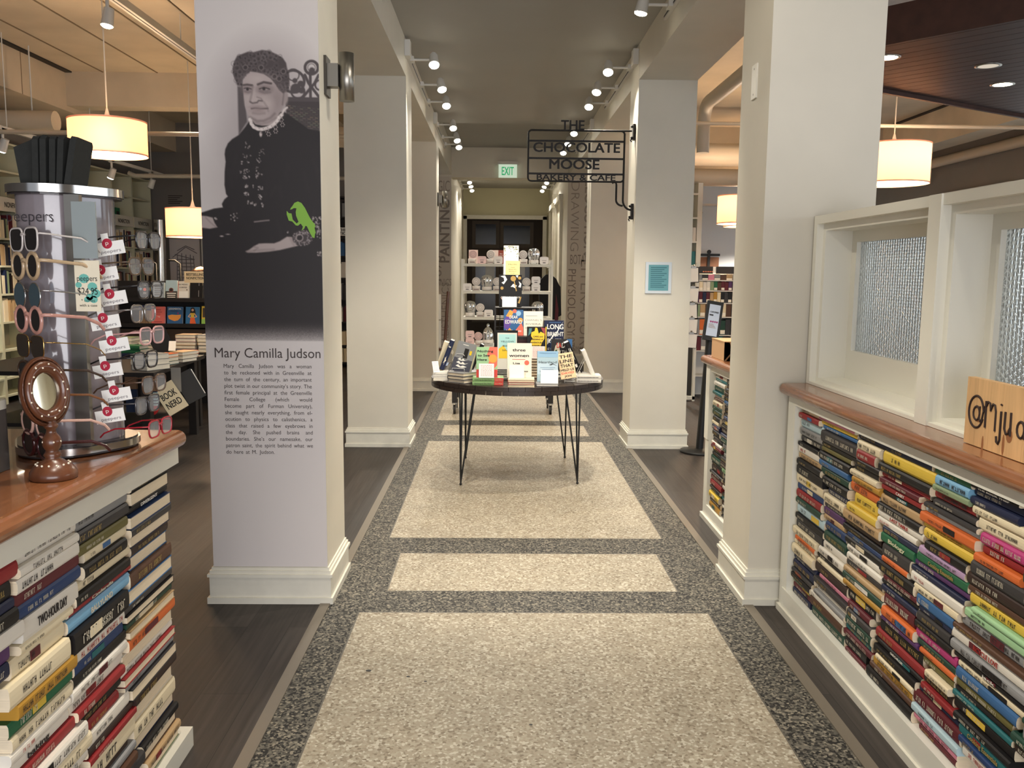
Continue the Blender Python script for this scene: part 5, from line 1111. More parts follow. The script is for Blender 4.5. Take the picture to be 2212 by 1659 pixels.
# frosted interior windows on the counter
GLASS = bpy.data.materials.new('patterned_glass'); GLASS.use_nodes = True
def _glass():
    nt = GLASS.node_tree; b = nt.nodes['Principled BSDF']; b.inputs['Base Color'].default_value = (.90, .95, .97, 1); b.inputs['Transmission Weight'].default_value = .92; b.inputs['Roughness'].default_value = .28; b.inputs['IOR'].default_value = 1.25
    tc = nt.nodes.new('ShaderNodeTexCoord'); mp = nt.nodes.new('ShaderNodeMapping'); mp.inputs['Scale'].default_value = (1, 1, 1); nt.links.new(tc.outputs['Object'], mp.inputs[0])
    sx = nt.nodes.new('ShaderNodeSeparateXYZ'); nt.links.new(mp.outputs[0], sx.inputs[0])
    def math_(op, a, c=None):
        n = nt.nodes.new('ShaderNodeMath'); n.operation = op
        for i, q in enumerate((a, c)):
            if q is None: continue
            if isinstance(q, (int, float)): n.inputs[i].default_value = q
            else: nt.links.new(q, n.inputs[i])
        return n.outputs[0]
    k = 2*PI/.021
    # rosettes: product of waves across and a second set turned 60 degrees
    y, z = sx.outputs['Y'], sx.outputs['Z']
    s1 = math_('SINE', math_('MULTIPLY', y, k)); s2 = math_('SINE', math_('MULTIPLY', math_('ADD', math_('MULTIPLY', y, .5), math_('MULTIPLY', z, .866)), k)); s3 = math_('SINE', math_('MULTIPLY', math_('SUBTRACT', math_('MULTIPLY', y, .5), math_('MULTIPLY', z, .866)), k))
    h = math_('ABSOLUTE', math_('ADD', s1, math_('ADD', s2, s3)))
    bp = nt.nodes.new('ShaderNodeBump'); bp.inputs['Strength'].default_value = .55; bp.inputs['Distance'].default_value = .004; nt.links.new(h, bp.inputs['Height']); nt.links.new(bp.outputs[0], b.inputs['Normal'])
_glass()
FR = mat('frame_white', (226, 223, 210), .35)
e = bpy.data.objects.new('window_6', None); COL.objects.link(e); e.location = (1.5, 3.4, 1.065); struct(e)
def lx(x): return x-1.5
def ly(y): return y-3.4
z0, z1 = .0, .752
def wframe(b, ya, yb, xa, xb, wd, lo, hi, wlo=None):
    """rectangular ring in the yz plane"""
    wl = wd if wlo is None else wlo
    b.box(lx(xa), lx(xb), ly(ya), ly(ya+wd), lo, hi, FR); b.box(lx(xa), lx(xb), ly(yb-wd), ly(yb), lo, hi, FR); b.box(lx(xa), lx(xb), ly(ya+wd), ly(yb-wd), hi-wd, hi, FR); b.box(lx(xa), lx(xb), ly(ya+wd), ly(yb-wd), lo, lo+wl, FR)
for nm, ya, yb in (('window_frame', 2.84, 3.935), ('window_frame', 1.75, 2.84)):
    b = MB(); wframe(b, ya, yb, 1.425, 1.70, .036, 0, .752, .012); wframe(b, ya+.036, yb-.036, 1.455, 1.70, .03, .012, .716, .018); b.build(nm, e)
    b = MB(); wframe(b, ya+.066, yb-.066, 1.575, 1.62, .05, .03, .686, .13); b.build('sash', e)
    b = MB(); b.box(lx(1.594), lx(1.600), ly(ya+.114), ly(yb-.114), .156, .640, GLASS); b.build('glass', e)
b = MB(); b.box(lx(1.418), lx(1.425), ly(2.80), ly(2.88), 0, .752, FR); b.build('mullion', e)
b = MB(); b.tube([(lx(1.57), ly(2.79), .33), (lx(1.565), ly(2.795), .32), (lx(1.565), ly(2.795), .22), (lx(1.57), ly(2.79), .21)], .004, FR, 6); b.build('sash_pull', e)

# wooden name board on the counter
PINE = mat('pine_board', (214, 172, 122), .5, noise=.16, nscale=7, stretch=(6, 6, .5))
t = thing('name_board', 'pale pine board with burnt handle lettering leaning on the frosted window', 'sign', (1.405, 2.52, 1.066))
b = MB()
yy = 0
for wd in (.055, .07, .06, .10, .08, .11, .09, .07): b.box(-.011, .011, yy-wd+.0006, yy, 0, .196, PINE); yy -= wd
b.build('board', t)
BURN = mat('burnt_lettering', (46, 30, 24), .7)
b = MB()
def hand(pts, r): b.tube([(-.0118, -p[0], p[1]) for p in pts], r, BURN, 6)
hand([(.058+.038*math.cos(a), .100+.046*math.sin(a)) for a in [-.35-2*PI*.93*k/26 for k in range(27)]], .0034)
hand([(.060+.016*math.cos(a), .096+.020*math.sin(a)) for a in [2*PI*k/14 for k in range(15)]], .0032); hand([(.076, .118), (.075, .082), (.082, .074), (.090, .084), (.0945, .105), (.095, .122)], .003)
hand([(.106, .138), (.108, .062)], .0036); hand([(.107, .122), (.116, .137), (.126, .134), (.130, .118), (.1305, .112)], .0034); hand([(.1305, .116), (.140, .134), (.150, .132), (.156, .115), (.157, .060)], .0036)
hand([(.182, .120), (.183, .040), (.177, .028), (.169, .032), (.166, .048)], .0036); hand([(.181, .137), (.182, .140)], .004)
hand([(.202, .122), (.202, .075), (.210, .062), (.222, .066), (.228, .082)], .0036); hand([(.228, .124), (.230, .060)], .0036)
hand([(.275+.016*math.cos(a), .085+.022*math.sin(a)) for a in [2*PI*k/14 for k in range(15)]], .0034); hand([(.292, .16), (.292, .062)], .0036)
hand([(.335, .118), (.322, .122), (.318, .108), (.334, .088), (.332, .070), (.316, .066)], .0034); hand([(.37+.016*math.cos(a), .09+.024*math.sin(a)) for a in [2*PI*k/14 for k in range(15)]], .0034); hand([(.402, .12), (.403, .064)], .0034); hand([(.403, .11), (.415, .12), (.425, .108), (.426, .064)], .0034)
b.build('lettering', t)
b = MB()
for y, z, w_, h_ in ((-.10, .012, .01, .05), (-.068, .075, .022, .008), (-.20, .03, .012, .06), (-.225, .06, .03, .04)): b.prism([(y+w_/2*math.cos(k*PI/5), z+h_/2*math.sin(k*PI/5)) for k in range(10)], .0112, .0116, mat('pine_knot', (150, 98, 60), .6), frame((0, 0, 0), (0, 1, 0), (0, 0, 1), (-1, 0, 0)) @ Matrix.Scale(-1, 4, (1, 0, 0)) if False else frame((0, 0, 0), (0, -1, 0), (0, 0, 1), (-1, 0, 0)) @ Matrix.Scale(-1, 4, (1, 0, 0)))
b.build('knots', t)

# the counter that carries the sunglasses stand
t = thing('book_counter', 'book-sided counter with oak top holding the sunglasses stand', 'counter', (-1.4, 1.7, 0)); X = lambda x: x+1.4; Yy = lambda y: y-1.7
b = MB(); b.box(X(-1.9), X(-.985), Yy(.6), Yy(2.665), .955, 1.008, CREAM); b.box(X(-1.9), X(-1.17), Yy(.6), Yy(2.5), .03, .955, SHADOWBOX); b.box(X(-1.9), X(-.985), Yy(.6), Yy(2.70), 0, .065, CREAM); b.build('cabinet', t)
b = MB(); nosed_top(b, X(-1.95), X(-.955), Yy(.6), Yy(2.655), 1.009, 1.060, OAK, 1); b.build('countertop', t)
book_wall(1, -1.002, 2.652, 1.50, .066, .953, 4, 'from the sunglasses counter corner', 'recycled books in the sunglasses counter', MARKS_L, edges=(0,), seed=23, thick=(.018, .056), limit=lambda y, z: y > 1.62)
# ================================================================ sunglasses stand and its neighbours
CT = 1.061
ACRY = mat('mauve_panel', (132, 123, 126), .14, noise=.14, nscale=11, coat=.6)
def rounded_hex(r, n=3, f=.55, seg=8, rot=0):
    P = []
    for k in range(n):
        a0 = 2*PI*k/n+rot; c = (r*f*math.cos(a0), r*f*math.sin(a0))
        for j in range(seg+1): a = a0-PI/n+2*PI/n*j/seg; P.append((c[0]+r*(1-f)*math.cos(a), c[1]+r*(1-f)*math.sin(a)))
    return P
SX, SY = -1.160, 2.375
t = thing('sunglasses_stand', 'tall tapering sunglasses stand with steel top and base on the oak counter', 'display stand', (SX, SY, CT))
b = MB(); b.prism(rounded_hex(.168, 3, .3, 10, .5), .008, .026, CHROME, smooth=True); b.prism(rounded_hex(.162, 3, .3, 10, .5), .002, .030, mat('stand_dark', (52, 46, 46), .25)); b.build('base', t)
b = MB(); P = rounded_hex(.128, 3, .30, 12, .5)
nP = len(P); v = [(p[0], p[1], .03) for p in P]+[(p[0]*1.0, p[1]*1.0, .675) for p in P]
b.add(v, [(i, (i+1) % nP, nP+(i+1) % nP, nP+i) for i in range(nP)], ACRY, smooth=True); b.build('body', t)
b = MB(); b.prism(rounded_hex(.148, 3, .3, 10, .5), .674, .678, mat('stand_dark', (52, 46, 46), .25)); b.prism(rounded_hex(.153, 3, .3, 10, .5), .679, .700, CHROME, smooth=True); b.build('top_plate', t)
b = MB(); b.box(.066, .104, -.126, -.108, .03, .675, STEEL); b.build('rail', t)
b = MB(); MI = mat('mirror', (156, 164, 162), .3, metal=.35); b.box(.100, .160, -.160, -.156, .515, .655, MI); b.build('mirror_plate', t)
b = MB(); b.text('peepers', mat('stand_ink', (46, 42, 46), .5), T(-.018, -.1305, .606) @ R(-.12, 'Z') @ frame((0, 0, 0), (1, 0, 0), (0, 0, 1), (0, -1, 0)), w=.125, h=.030, bold=-.012); b.build('lettering', t)
b = MB(); b.box(.103, .165, -.166, -.1645, .383, .51, mat('tag_cream', (232, 222, 196), .8)); F = frame((.134, -.1665, .383), (1, 0, 0), (0, 0, 1), (0, -1, 0))
TEAL = mat('tag_teal', (110, 184, 170), .8)
for cx, cy, r in ((-.008, .082, .013), (-.022, .066, .008), (.012, .062, .012), (.02, .045, .012), (.004, .036, .009), (.014, .03, .01), (-.002, .03, .008)): b.prism([(cx+r*math.cos(k*PI/6), cy+r*.9*math.sin(k*PI/6)) for k in range(12)], 0, .0002, TEAL, F)
F2 = inset(F, .0006)
for s, z, wd, h in (('peepers', .076, .05, .014), ('$24.95', .042, .05, .018), ('* comes', .024, .034, .007), ('with a case', .012, .044, .007)): b.text(s, INK, F2 @ T(0, z, 0), w=wd, h=h)
b.build('price_card', t)
# cases in the top
FELT = mat('case_felt', (42, 43, 41), .95, noise=.1, nscale=80)
for k, (dx, dy, rz, ln) in enumerate(((-.075, .0, .0, -.10), (-.025, .015, .04, .06), (-.005, .012, .05, .07), (.016, .014, .06, .09), (.036, .01, .06, .14), (.058, .0, .1, .30))):
    t2 = thing('glasses_case', ['wide dark grey felt glasses case, face on, standing in the stand top', 'felt glasses case directly behind the face-on one', 'second felt case seen edge on in the stand top', 'third felt case seen edge on in the stand top', 'fourth felt case seen edge on in the stand top', 'tilted felt case at the end of the stand top row'][k], 'glasses case', (SX+dx, SY+dy-.04, CT+.7005), rz, 'felt glasses cases')
    b = MB(); M = R(ln*.6, 'Y')
    if k == 0: b.prism([(-.004, 0), (.08, 0), (.082, .115), (.07, .128), (.0, .104), (-.012, .1)], -.008, .008, FELT, M @ frame((0, 0, 0), (1, 0, 0), (0, 0, 1), (0, -1, 0)))
    else: b.prism([(-.06, 0), (.06, 0), (.06, .115), (.05, .124), (-.05, .124), (-.06, .115)], -.0075, .0075, FELT, M @ frame((0, 0, 0), (0, 1, 0), (0, 0, 1), (1, 0, 0)))
    b.build('felt_body', t2)
def glasses(x, y, z, rz, frame_m, lens_m, label, shape=0, tag_card=False, rd=.0026, group=None, name='sunglasses', width=1.0):
    t = thing(name, label, 'glasses', (x, y, z), rz, group)
    if shape == 0: O = [(.026*math.cos(a)*(1+.06*math.sin(a)), .0235*math.sin(a)+.002*math.cos(2*a)) for a in [2*PI*k/22 for k in range(22)]]
    elif shape == 1: O = [(.0245*math.cos(a), .0245*math.sin(a)) for a in [2*PI*k/22 for k in range(22)]]
    else: O = [(.027*(abs(math.cos(a))**.55)*(1 if math.cos(a) > 0 else -1)*(1+.1*math.sin(a)), .022*(abs(math.sin(a))**.6)*(1 if math.sin(a) > 0 else -1)) for a in [2*PI*k/22 for k in range(22)]]
    for s in (-1, 1):
        b = MB(); F = frame((s*.033, 0, 0), (s, 0, 0), (0, 0, 1), (0, -1 if s > 0 else 1, 0)) if False else T(s*.033, 0, 0) @ frame((0, 0, 0), (1, 0, 0), (0, 0, 1), (0, -1, 0))
        b.prism(O, -.001, .0012, lens_m, F); b.build('lens', t)
    b = MB()
    for s in (-1, 1): b.tube([(s*.033+s*p[0], 0, p[1]) for p in O], rd, frame_m, 6, closed=True)
    b.tube([(-.009, -.001, .008), (-.004, -.003, .011), (.004, -.003, .011), (.009, -.001, .008)], rd, frame_m, 6); b.build('frame', t)
    for s in (-1, 1):
        b = MB(); b.tube([(s*.059, 0, .010), (s*.066, .002, .011), (s*.068, .02, .010), (s*.067, .09, .004), (s*.062, .125, -.010), (s*.058, .138, -.022)], rd*.85, frame_m, 6); b.build('temple', t)
    if tag_card:
        b = MB(); F = R(-rz, 'Z') @ T(0, 0, 0); 
        # card hangs from the temple that faces the corridor side, seen face on
        c0 = Vector((-.069, .072, 0)); Fm = frame(c0, Matrix.Rotation(-rz, 3, 'Z') @ Vector((1, 0, .0)), (0, 0, 1), Matrix.Rotation(-rz, 3, 'Z') @ Vector((0, -1, 0))) @ R(.17, 'Z')
        b.box(-.036, .040, -.040, -.006, .002, .003, PAPER, Fm); b.box(-.014, .004, -.006, .016, .002, .003, PAPER, Fm)
        G = inset(Fm, .0032); RED = mat('tag_red', (176, 34, 60), .6)
        b.prism([(-.002+.013*math.cos(k*PI/9), -.010+.013*math.sin(k*PI/9)) for k in range(18)], 0, .0003, RED, G); b.text('p', WHITEINK, inset(G, .0006) @ T(-.002, -.013, 0), w=.008, h=.010)
        b.text('peepers', mat('tag_ink', (120, 112, 116), .7), inset(G, .0006) @ T(.004, -.034, 0), w=.052, h=.0085); b.build('price_tag', t)
    return t
def gm(n, c, **k): return mat('glasses_'+n, c, k.get('r', .2), metal=k.get('metal', 0), trans=k.get('trans', 0), coat=.5)
DL = mat('dark_lens', (20, 16, 18), .05, coat=.5); BL = mat('blue_mirror_lens', (120, 150, 165), .06, metal=.8); GR = mat('green_lens', (26, 34, 28), .05, coat=.5); BRL = mat('brown_lens', (44, 32, 22), .05, coat=.5)
SUN = [(1.620, gm('clear', (206, 198, 192)), DL, 2, 'clear-framed sunglasses with black lenses in the top row of the stand', .0022), (1.556, gm('champagne', (186, 160, 126)), DL, 1, 'champagne-framed round sunglasses second from the stand top', .0042), (1.483, gm('silver', (200, 200, 200), metal=1), BL, 1, 'silver sunglasses with mirrored blue lenses, third from the stand top', .0016), (1.424, gm('rose', (190, 140, 126)), DL, 1, 'rose pink sunglasses fourth from the stand top', .0042), (1.357, gm('gold', (196, 160, 96), metal=1), BRL, 2, 'thin gold sunglasses with brown lenses above the carved mirror', .0015), (1.290, gm('tortoise', (60, 42, 30)), DL, 0, 'tortoise sunglasses just behind the top of the carved mirror', .003), (1.228, gm('amber', (120, 76, 44)), GR, 0, 'amber-armed sunglasses behind the middle of the carved mirror', .003), (1.163, gm('blush', (206, 166, 150)), GR, 1, 'blush sunglasses behind the lower rim of the carved mirror', .0036), (1.108, gm('oxblood', (60, 22, 24)), DL, 1, 'big dark oxblood sunglasses on the bottom row of the stand', .0042)]
for z, fm, lm, sh, lab, rd in SUN: glasses(-1.162, 2.18, z, math.radians(-40), fm, lm, lab, sh, rd=rd, group='sunglasses on the stand').scale = (1.28, 1.1, 1.28)
CLEARL = mat('clear_lens', (220, 220, 222), .03, alpha=.18)
READ = [(1.615, gm('jet', (24, 22, 24)), 'black reading glasses with a white price tag near the steel top', 1), (1.548, gm('olive', (92, 74, 56)), 'olive brown reading glasses with a large white tag', 1), (1.487, gm('jet', (24, 22, 24)), 'black reading glasses third down on the tagged side of the stand', 1), (1.425, gm('pewter', (150, 146, 142), metal=.8), 'pewter reading glasses with a small tag, fourth down', 1), (1.366, gm('blushpink', (196, 150, 146)), 'pale pink reading glasses beside the book display', 1), (1.300, gm('jet', (24, 22, 24)), 'black reading glasses just above the stacked white books', 1), (1.236, gm('brown', (76, 54, 40)), 'brown reading glasses with tag, second from the bottom', 1), (1.180, gm('smoke', (60, 58, 60)), 'smoke grey reading glasses low on the tagged side', 1), (1.118, gm('cherry', (150, 26, 40)), 'cherry red reading glasses at the bottom of the tagged side', 0)]
for k, (z, fm, lab, tg) in enumerate(READ): glasses(-.918-.02*(k % 2)+(.012 if k == 8 else 0), 2.33, z+.01, math.radians(83), fm, CLEARL, lab, 2, tag_card=bool(tg), rd=.0026, group='reading glasses on the stand', name='reading_glasses')
# carved mirror
t = thing('table_mirror', 'small brown wooden mirror on a turned foot, dotted with white inlay', 'mirror', (-1.040, 2.02, CT))
b = MB(); b.lathe([(.050, 0), (.0525, .006), (.051, .016), (.042, .030), (.030, .038), (.020, .044), (.016, .05), (.02, .056), (.016, .062), (.014, .066), (.020, .076), (.0215, .088), (.018, .098), (.012, .106), (.010, .116), (.015, .121), (.016, .126), (.012, .132), (.012, .14)], WALNUT, n=28)
b.build('stand', t)
Mf = T(-.008, 0, .205) @ R(math.radians(56), 'Z') @ R(-.12, 'X')
def oval_ring(b, ro, ri, d0, d1, m, k=1.42):
    n = 32; A = [2*PI*i/n for i in range(n)]
    P = [[(r*math.cos(a), y, r*k*math.sin(a)) for a in A] for r, y in ((ro, d1), (ro, d0+.004), (ro-.006, d0), (ri+.006, d0+.001), (ri, d0+.008), (ri, d1))]
    v = sum(P, []); f = []
    for i in range(5):
        for j in range(n): j2 = (j+1) % n; f.append((i*n+j, i*n+j2, (i+1)*n+j2, (i+1)*n+j))
    f += [(5*n+j, 5*n+(j+1) % n, (j+1) % n, j) for j in range(n)]
    b.add(v, f, m, Mf, True)
b = MB(); oval_ring(b, .050, .031, -.014, .012, WALNUT); oval_ring(b, .0575, .0503, -.006, .010, WALNUT); b.build('frame', t)
b = MB(); b.prism([(.032*math.cos(2*PI*k/28), .032*1.42*math.sin(2*PI*k/28)) for k in range(28)], .004, .006, mat('mirror_glass', (206, 200, 180), .04, metal=1), Mf @ frame((0, 0, 0), (1, 0, 0), (0, 0, 1), (0, -1, 0)) @ T(0, 0, -.008)); b.build('mirror_glass', t)
b = MB(); INL = mat('inlay_white', (236, 226, 204), .4)
for k in range(18): a = 2*PI*k/18; r = .039 if k % 2 else .045; b.ball((r*math.cos(a), -.014, r*1.42*math.sin(a)), .0022, INL, 5, M=Mf)
for k in range(14): a = 2*PI*k/14; b.ball((.036*math.cos(a), .036*math.sin(a), .035), .0026, INL, 5); b.ball((.0205*math.cos(a), .0205*math.sin(a), .088), .0022, INL, 5) if k % 3 == 0 else None
b.build('inlay_dots', t)
# canister at the edge
t = thing('canister', 'dark grey canister with a pale lid at the near end of the oak counter', 'canister', (-1.236, 2.085, CT))
b = MB(); b.prism(rounded_hex(.052, 4, .55, 5, PI/4), 0, .15, mat('canister_grey', (88, 84, 80), .4, metal=.3), smooth=True); b.build('body', t)
b = MB(); b.prism(rounded_hex(.053, 4, .55, 5, PI/4), .15, .172, CREAM, smooth=True); b.build('lid', t)

# ================================================================ side room: nonfiction bookcases
SAGE = mat('bookcase_paint', (206, 204, 176), .5); SAGEB = mat('bookcase_back', (150, 148, 132), .7)
YB = [9.2, 9.95, 10.7, 11.45, 12.2, 12.95, 13.66, 14.4]
def shelf_books(parent_x, ya, yb, z, n, where, grp, colours, hmin=.20, hmax=.27, face='x'):
    y = ya+.004; k = 0
    while y < yb-.05 and k < n:
        t = random.uniform(.024, .055); h = random.uniform(hmin, hmax); d = random.uniform(.15, .2); c = random.choice(colours)
        b = MB()
        if face == 'x': b.box(parent_x-.005-d, parent_x-.005-random.uniform(0, .02), y, y+t, z, z+h, cov(c))
        else: b.box(y, y+t, parent_x+.005+random.uniform(0, .02), parent_x+.005+d, z, z+h, cov(c))
        if face == 'x': b.box(parent_x-.004-d, parent_x-.03, y+.003, y+t-.003, z+h, z+h+.0005, PAGEW)
        k += 1; o = b.build('book'); tag(o, '%s book standing %s from the %s' % (c, ORD[k], where), 'book', grp)
        y += t+random.choice([.0012, .0012, .002, .012])
for i in range(7):
    ya, yb = YB[i], YB[i+1]; yc = (ya+yb)/2
    t = thing('bookcase', 'tall sage bookcase headed nonfiction, %s from the poster corner' % ORD[7-i], 'bookcase', (-5.78, yc, 0), 0, 'nonfiction bookcases')
    L = (yb-ya)/2-.001
    b = MB(); b.box(-.17, .18, -L, -L+.022, 0, 2.98, SAGE); b.box(-.17, .18, L-.022, L, 0, 2.98, SAGE); b.box(-.17, -.155, -L+.022, L-.022, 0, 2.98, SAGEB); b.build('case', t)
    for z in (.1, .30, .62, .94, 1.26, 1.58, 1.89, 2.23, 2.65, 2.97):
        b = MB(); b.box(-.155, .175, -L+.022, L-.022, z-.022, z, SAGE); b.build('shelf_board', t)
    b = MB(); b.box(.175, .19, -L+.022, L-.022, 2.19, 2.35, CREAM); b.build('header_board', t)
    b = MB(); b.text('NONFICTION', INK, on_left(.1906, 0, 2.238), w=.40, h=.06, bold=.02); b.build('header_lettering', t)
    if i in (0, 1, 4, 5, 6):
        for z, nm in ((1.891, 'shelf below the header'), (1.581, 'second shelf below the header'), (1.261, 'third shelf below the header'), (.941, 'fourth shelf below the header')):
            if i == 0 and z < 1.2: continue
            random.seed(i*31+int(z*100)); lo = 9.72 if i == 0 else ya+.024
            shelf_books(-5.605, lo, yb-.03, z, 18, 'near end, bookcase %s, %s' % (ORD[7-i], nm), 'books in the nonfiction bookcases', ['cream', 'cream', 'cream', 'white', 'white', 'black', 'tan', 'maroon', 'navy', 'tan', 'grey', 'sage', 'charcoal', 'brown'], .2, .27)
b = MB(); b.box(-5.72, -5.6, 13.05, 13.2, 2.231, 2.45, cov('green')); b.box(-5.599, -5.598, 13.08, 13.17, 2.27, 2.40, INK); tag(b.build('boxed_game'), 'dark green boxed item above the nonfiction header', 'box')
# end wall: poster, steel pole, writing
b = MB(); b.box(-5.36, -4.87, 14.47, 14.498, 1.20, 2.05, mat('sketch_sheet', (196, 190, 190), .7)); o = b.build('building_poster'); tag(o, 'pale poster with a pencil drawing of a tall building on the end wall', 'poster')
b = MB(); PC = mat('pencil_line', (120, 112, 116), .8); F = facing_cam(-5.115, 14.469, 1.20)
for x0, z0_, x1, z1_ in [(-.14, .05, -.12, .6), (-.06, .02, -.05, .62), (.02, .02, .02, .6), (.1, .02, .09, .6), (.16, .04, .14, .58), (-.2, .55, .02, .72), (.02, .72, .2, .62), (-.16, .6, .16, .52), (-.12, .66, .02, .74), (.02, .74, .16, .68)]+[(-.13, .1+.06*k, .15, .1+.06*k) for k in range(8)]: b.tube([(x0, z0_, .0005), (x1, z1_, .0005)], .006, PC, 4, M=F)
b.build('drawing', o)
b = MB()
for k in range(11):
    if k == 5: continue
    b.box(-5.36, -5.13-.04*(k % 3), 14.498, 14.4995, 2.74-k*.03, 2.752-k*.03, mat('wall_writing', (62, 58, 55), .8))
tag(b.build('wall_lettering'), 'block of small dark writing high on the end wall', 'lettering')
b = MB(); b.cyl((-5.43, 14.2, 0), (-5.40, 14.2, 2.34), .085, CHROME, 24); tag(b.build('steel_column'), 'shiny round steel column beside the building poster', 'column')
b = MB(); b.box(-4.84, -4.3, 14.46, 14.5, 1.0, 2.1, WHITEMETAL); struct(b.build('window_8'))
# bookcase seen through the gap behind the portrait pillar
t = thing('bookcase', 'dark bookcase glimpsed between the two white pillars', 'bookcase', (-2.5, 14.32, 0))
b = MB(); b.box(-.5, -.48, -.15, .15, 0, 2.75, BLACKWOOD); b.box(.48, .5, -.15, .15, 0, 2.75, BLACKWOOD); b.box(-.48, .48, .13, .15, 0, 2.75, BLACKWOOD); b.build('case', t)
SH = [.10, .36, .52, .80, 1.13, 1.46, 1.64, 2.0, 2.35, 2.62]
for z in (.08, .36, .74, 1.10, 1.45, 1.80, 2.10, 2.42, 2.74):
    b = MB(); b.box(-.48, .48, -.15, .13, z-.025, z, BLACKWOOD); b.build('shelf_board', t)
b = MB(); b.box(-.3, .3, -.156, -.15, 2.12, 2.25, PAPER); b.build('header_board', t)
b = MB(); b.text('SOUTHERN', INK, facing_cam(0, -.157, 2.19), w=.36, h=.045, bold=.02); b.text('FICTION', INK, facing_cam(0, -.157, 2.135), w=.28, h=.045, bold=.02); b.build('header_lettering', t)
for z, cs in ((.081, ['cream']), (.361, ['tan', 'cream']), (.741, ['red', 'maroon', 'white']), (1.101, ['charcoal', 'grey', 'white']), (1.451, ['blue', 'white', 'black']), (1.801, ['sky blue', 'blue', 'white', 'pale blue']), (2.421, ['grey', 'charcoal', 'grey'])):
    random.seed(int(z*1000)); shelf_books(14.17, -2.72, -2.30, z, 8, 'window side, pillar-gap bookcase, board at %s' % {.081: 'floor', .361: 'shin', .741: 'knee', 1.101: 'thigh', 1.451: 'waist', 1.801: 'chest', 2.421: 'top'}[z]+' height', 'books in the pillar-gap bookcase', cs, .2, .26, face='y')

# display tables in the side room
t = thing('display_table', 'black display table under book piles beside the portrait pillar', 'table', (-3.2, 7.75, 0))
b = MB(); b.prism([(-1.15, -.92), (.52, -.95), (.42, .55), (-1.15, .55)], .715, .748, BLACKWOOD); b.build('tabletop', t)
b = MB(); b.prism([(-1.05, -.72), (.36, -.72), (.30, .42), (-1.05, .42)], .27, .30, BLACKWOOD); b.build('lower_shelf', t)
for x, y in ((.40, -.80), (.33, .45), (-1.05, -.8), (-1.05, .45)):
    b = MB(); b.box(x-.035, x+.035, y-.035, y+.035, 0, .715, BLACKWOOD); b.build('leg', t)
TS = .7485
def pile(n, x, y, rz, w, h, th, covs, label, grp='book piles on the black display table', pages=PAGEW, z=TS): return stack(n, x, y, z, rz, w, h, th, covs, label, grp, pages=pages)
zz = pile(3, -2.93, 6.98, -.45, .17, .24, .042, ['grey', 'white', 'grey'], '%s of three thick white-paged books at the corner of the black table')
pile(3, -2.92, 7.36, -.3, .13, .2, .03, ['teal', 'cream', 'orange'], '%s of the small teal and cream pile behind the corner pile')
pile(2, -3.12, 7.42, -.2, .17, .24, .03, ['cream', 'yellow'], '%s of the yellow and cream pair behind the corner pile')
pile(3, -2.86, 7.62, -.3, .14, .2, .03, ['charcoal', 'white', 'tan'], '%s of the mixed pile midway along the black table')
pile(2, -2.98, 7.95, -.2, .16, .22, .03, ['red', 'orange'], '%s of the red and orange pair on the black table')
pile(3, -3.28, 8.02, 1.50, .17, .25, .034, ['navy', 'green', 'green'], '%s of the pile topped with two bright green books')
b = MB(); b.box(0, .17, 0, .03, 0, .27, cov('black')); b.box(-.001, .0, .004, .026, .01, .26, mat('cover_old_gold', (176, 140, 70))); o = b.build('leaning_book'); o.matrix_world = T(-3.02, 7.80, TS) @ R(-.45, 'Y') @ R(.4, 'Z'); tag(o, 'dark book with a gold edge leaning over the green pair', 'book')
card(-2.86, 7.6, TS+.1, .1, .4, .06, .09, 'white card at the foot of the leaning dark book')
t2 = thing('display_table', 'long dark table with book piles below the tiered shelf', 'table', (-3.6, 9.1, 0))
b = MB(); b.box(-.95, .7, -.5, .45, .70, .735, BLACKWOOD); b.build('tabletop', t2)
for x in (-.9, .62):
    for y in (-.45, .4): b = MB(); b.box(x-.03, x+.03, y-.03, y+.03, 0, .70, BLACKWOOD); b.build('leg', t2)
for k, (x, n, cs) in enumerate(((-4.1, 4, ['tan', 'grey', 'cream']), (-3.83, 4, ['sage', 'charcoal', 'white']), (-3.56, 3, ['white', 'grey']), (-3.2, 5, ['lilac', 'tan', 'tan']), (-2.98, 5, ['cream', 'grey', 'tan']))):
    stack(n, x, 8.70, .736, -.05, .2, .2, .034, cs, '%s'+' of the %s pile in the row below the tiered shelf' % ORD[k+1], 'book piles below the tiered shelf')
# tiered shelf with face-out bestsellers
t = thing('tiered_shelf', 'dark tiered shelf of face-out nonfiction bestsellers', 'shelf', (-3.55, 10.05, 0))
b = MB(); b.box(-.85, .75, .10, .13, 0, 1.42, BLACKWOOD); b.box(-.87, -.85, -.2, .13, 0, 1.3, BLACKWOOD); b.box(.75, .77, -.2, .13, 0, 1.3, BLACKWOOD); b.box(-.85, .75, -.1, .1, .62, .88, mat('brown_fascia', (58, 46, 38), .6)); b.build('case', t)
for z in (.90, 1.19): b = MB(); b.box(-.85, .75, -.12, .10, z, z+.03, BLACKWOOD); b.box(-.85, .75, -.13, -.12, z, z+.045, BLACKWOOD); b.build('ledge', t)
def face_out(x, z, w, h, c, art, label, y=9.955):
    M = T(x, y, z) @ R(-.16, 'X'); book(label, M, w, h, .028, c, PAGEW, art=art, group='face-out bestsellers on the tiered shelf')
G1, G2 = 1.2205, .9305
OR = cm('cover_map_orange', (224, 150, 70)); DARKR = cm('cover_dark_band', (62, 58, 54)); SK = cm('cover_skin', (214, 170, 140)); YEL = cm('cover_yellow', (226, 200, 70))
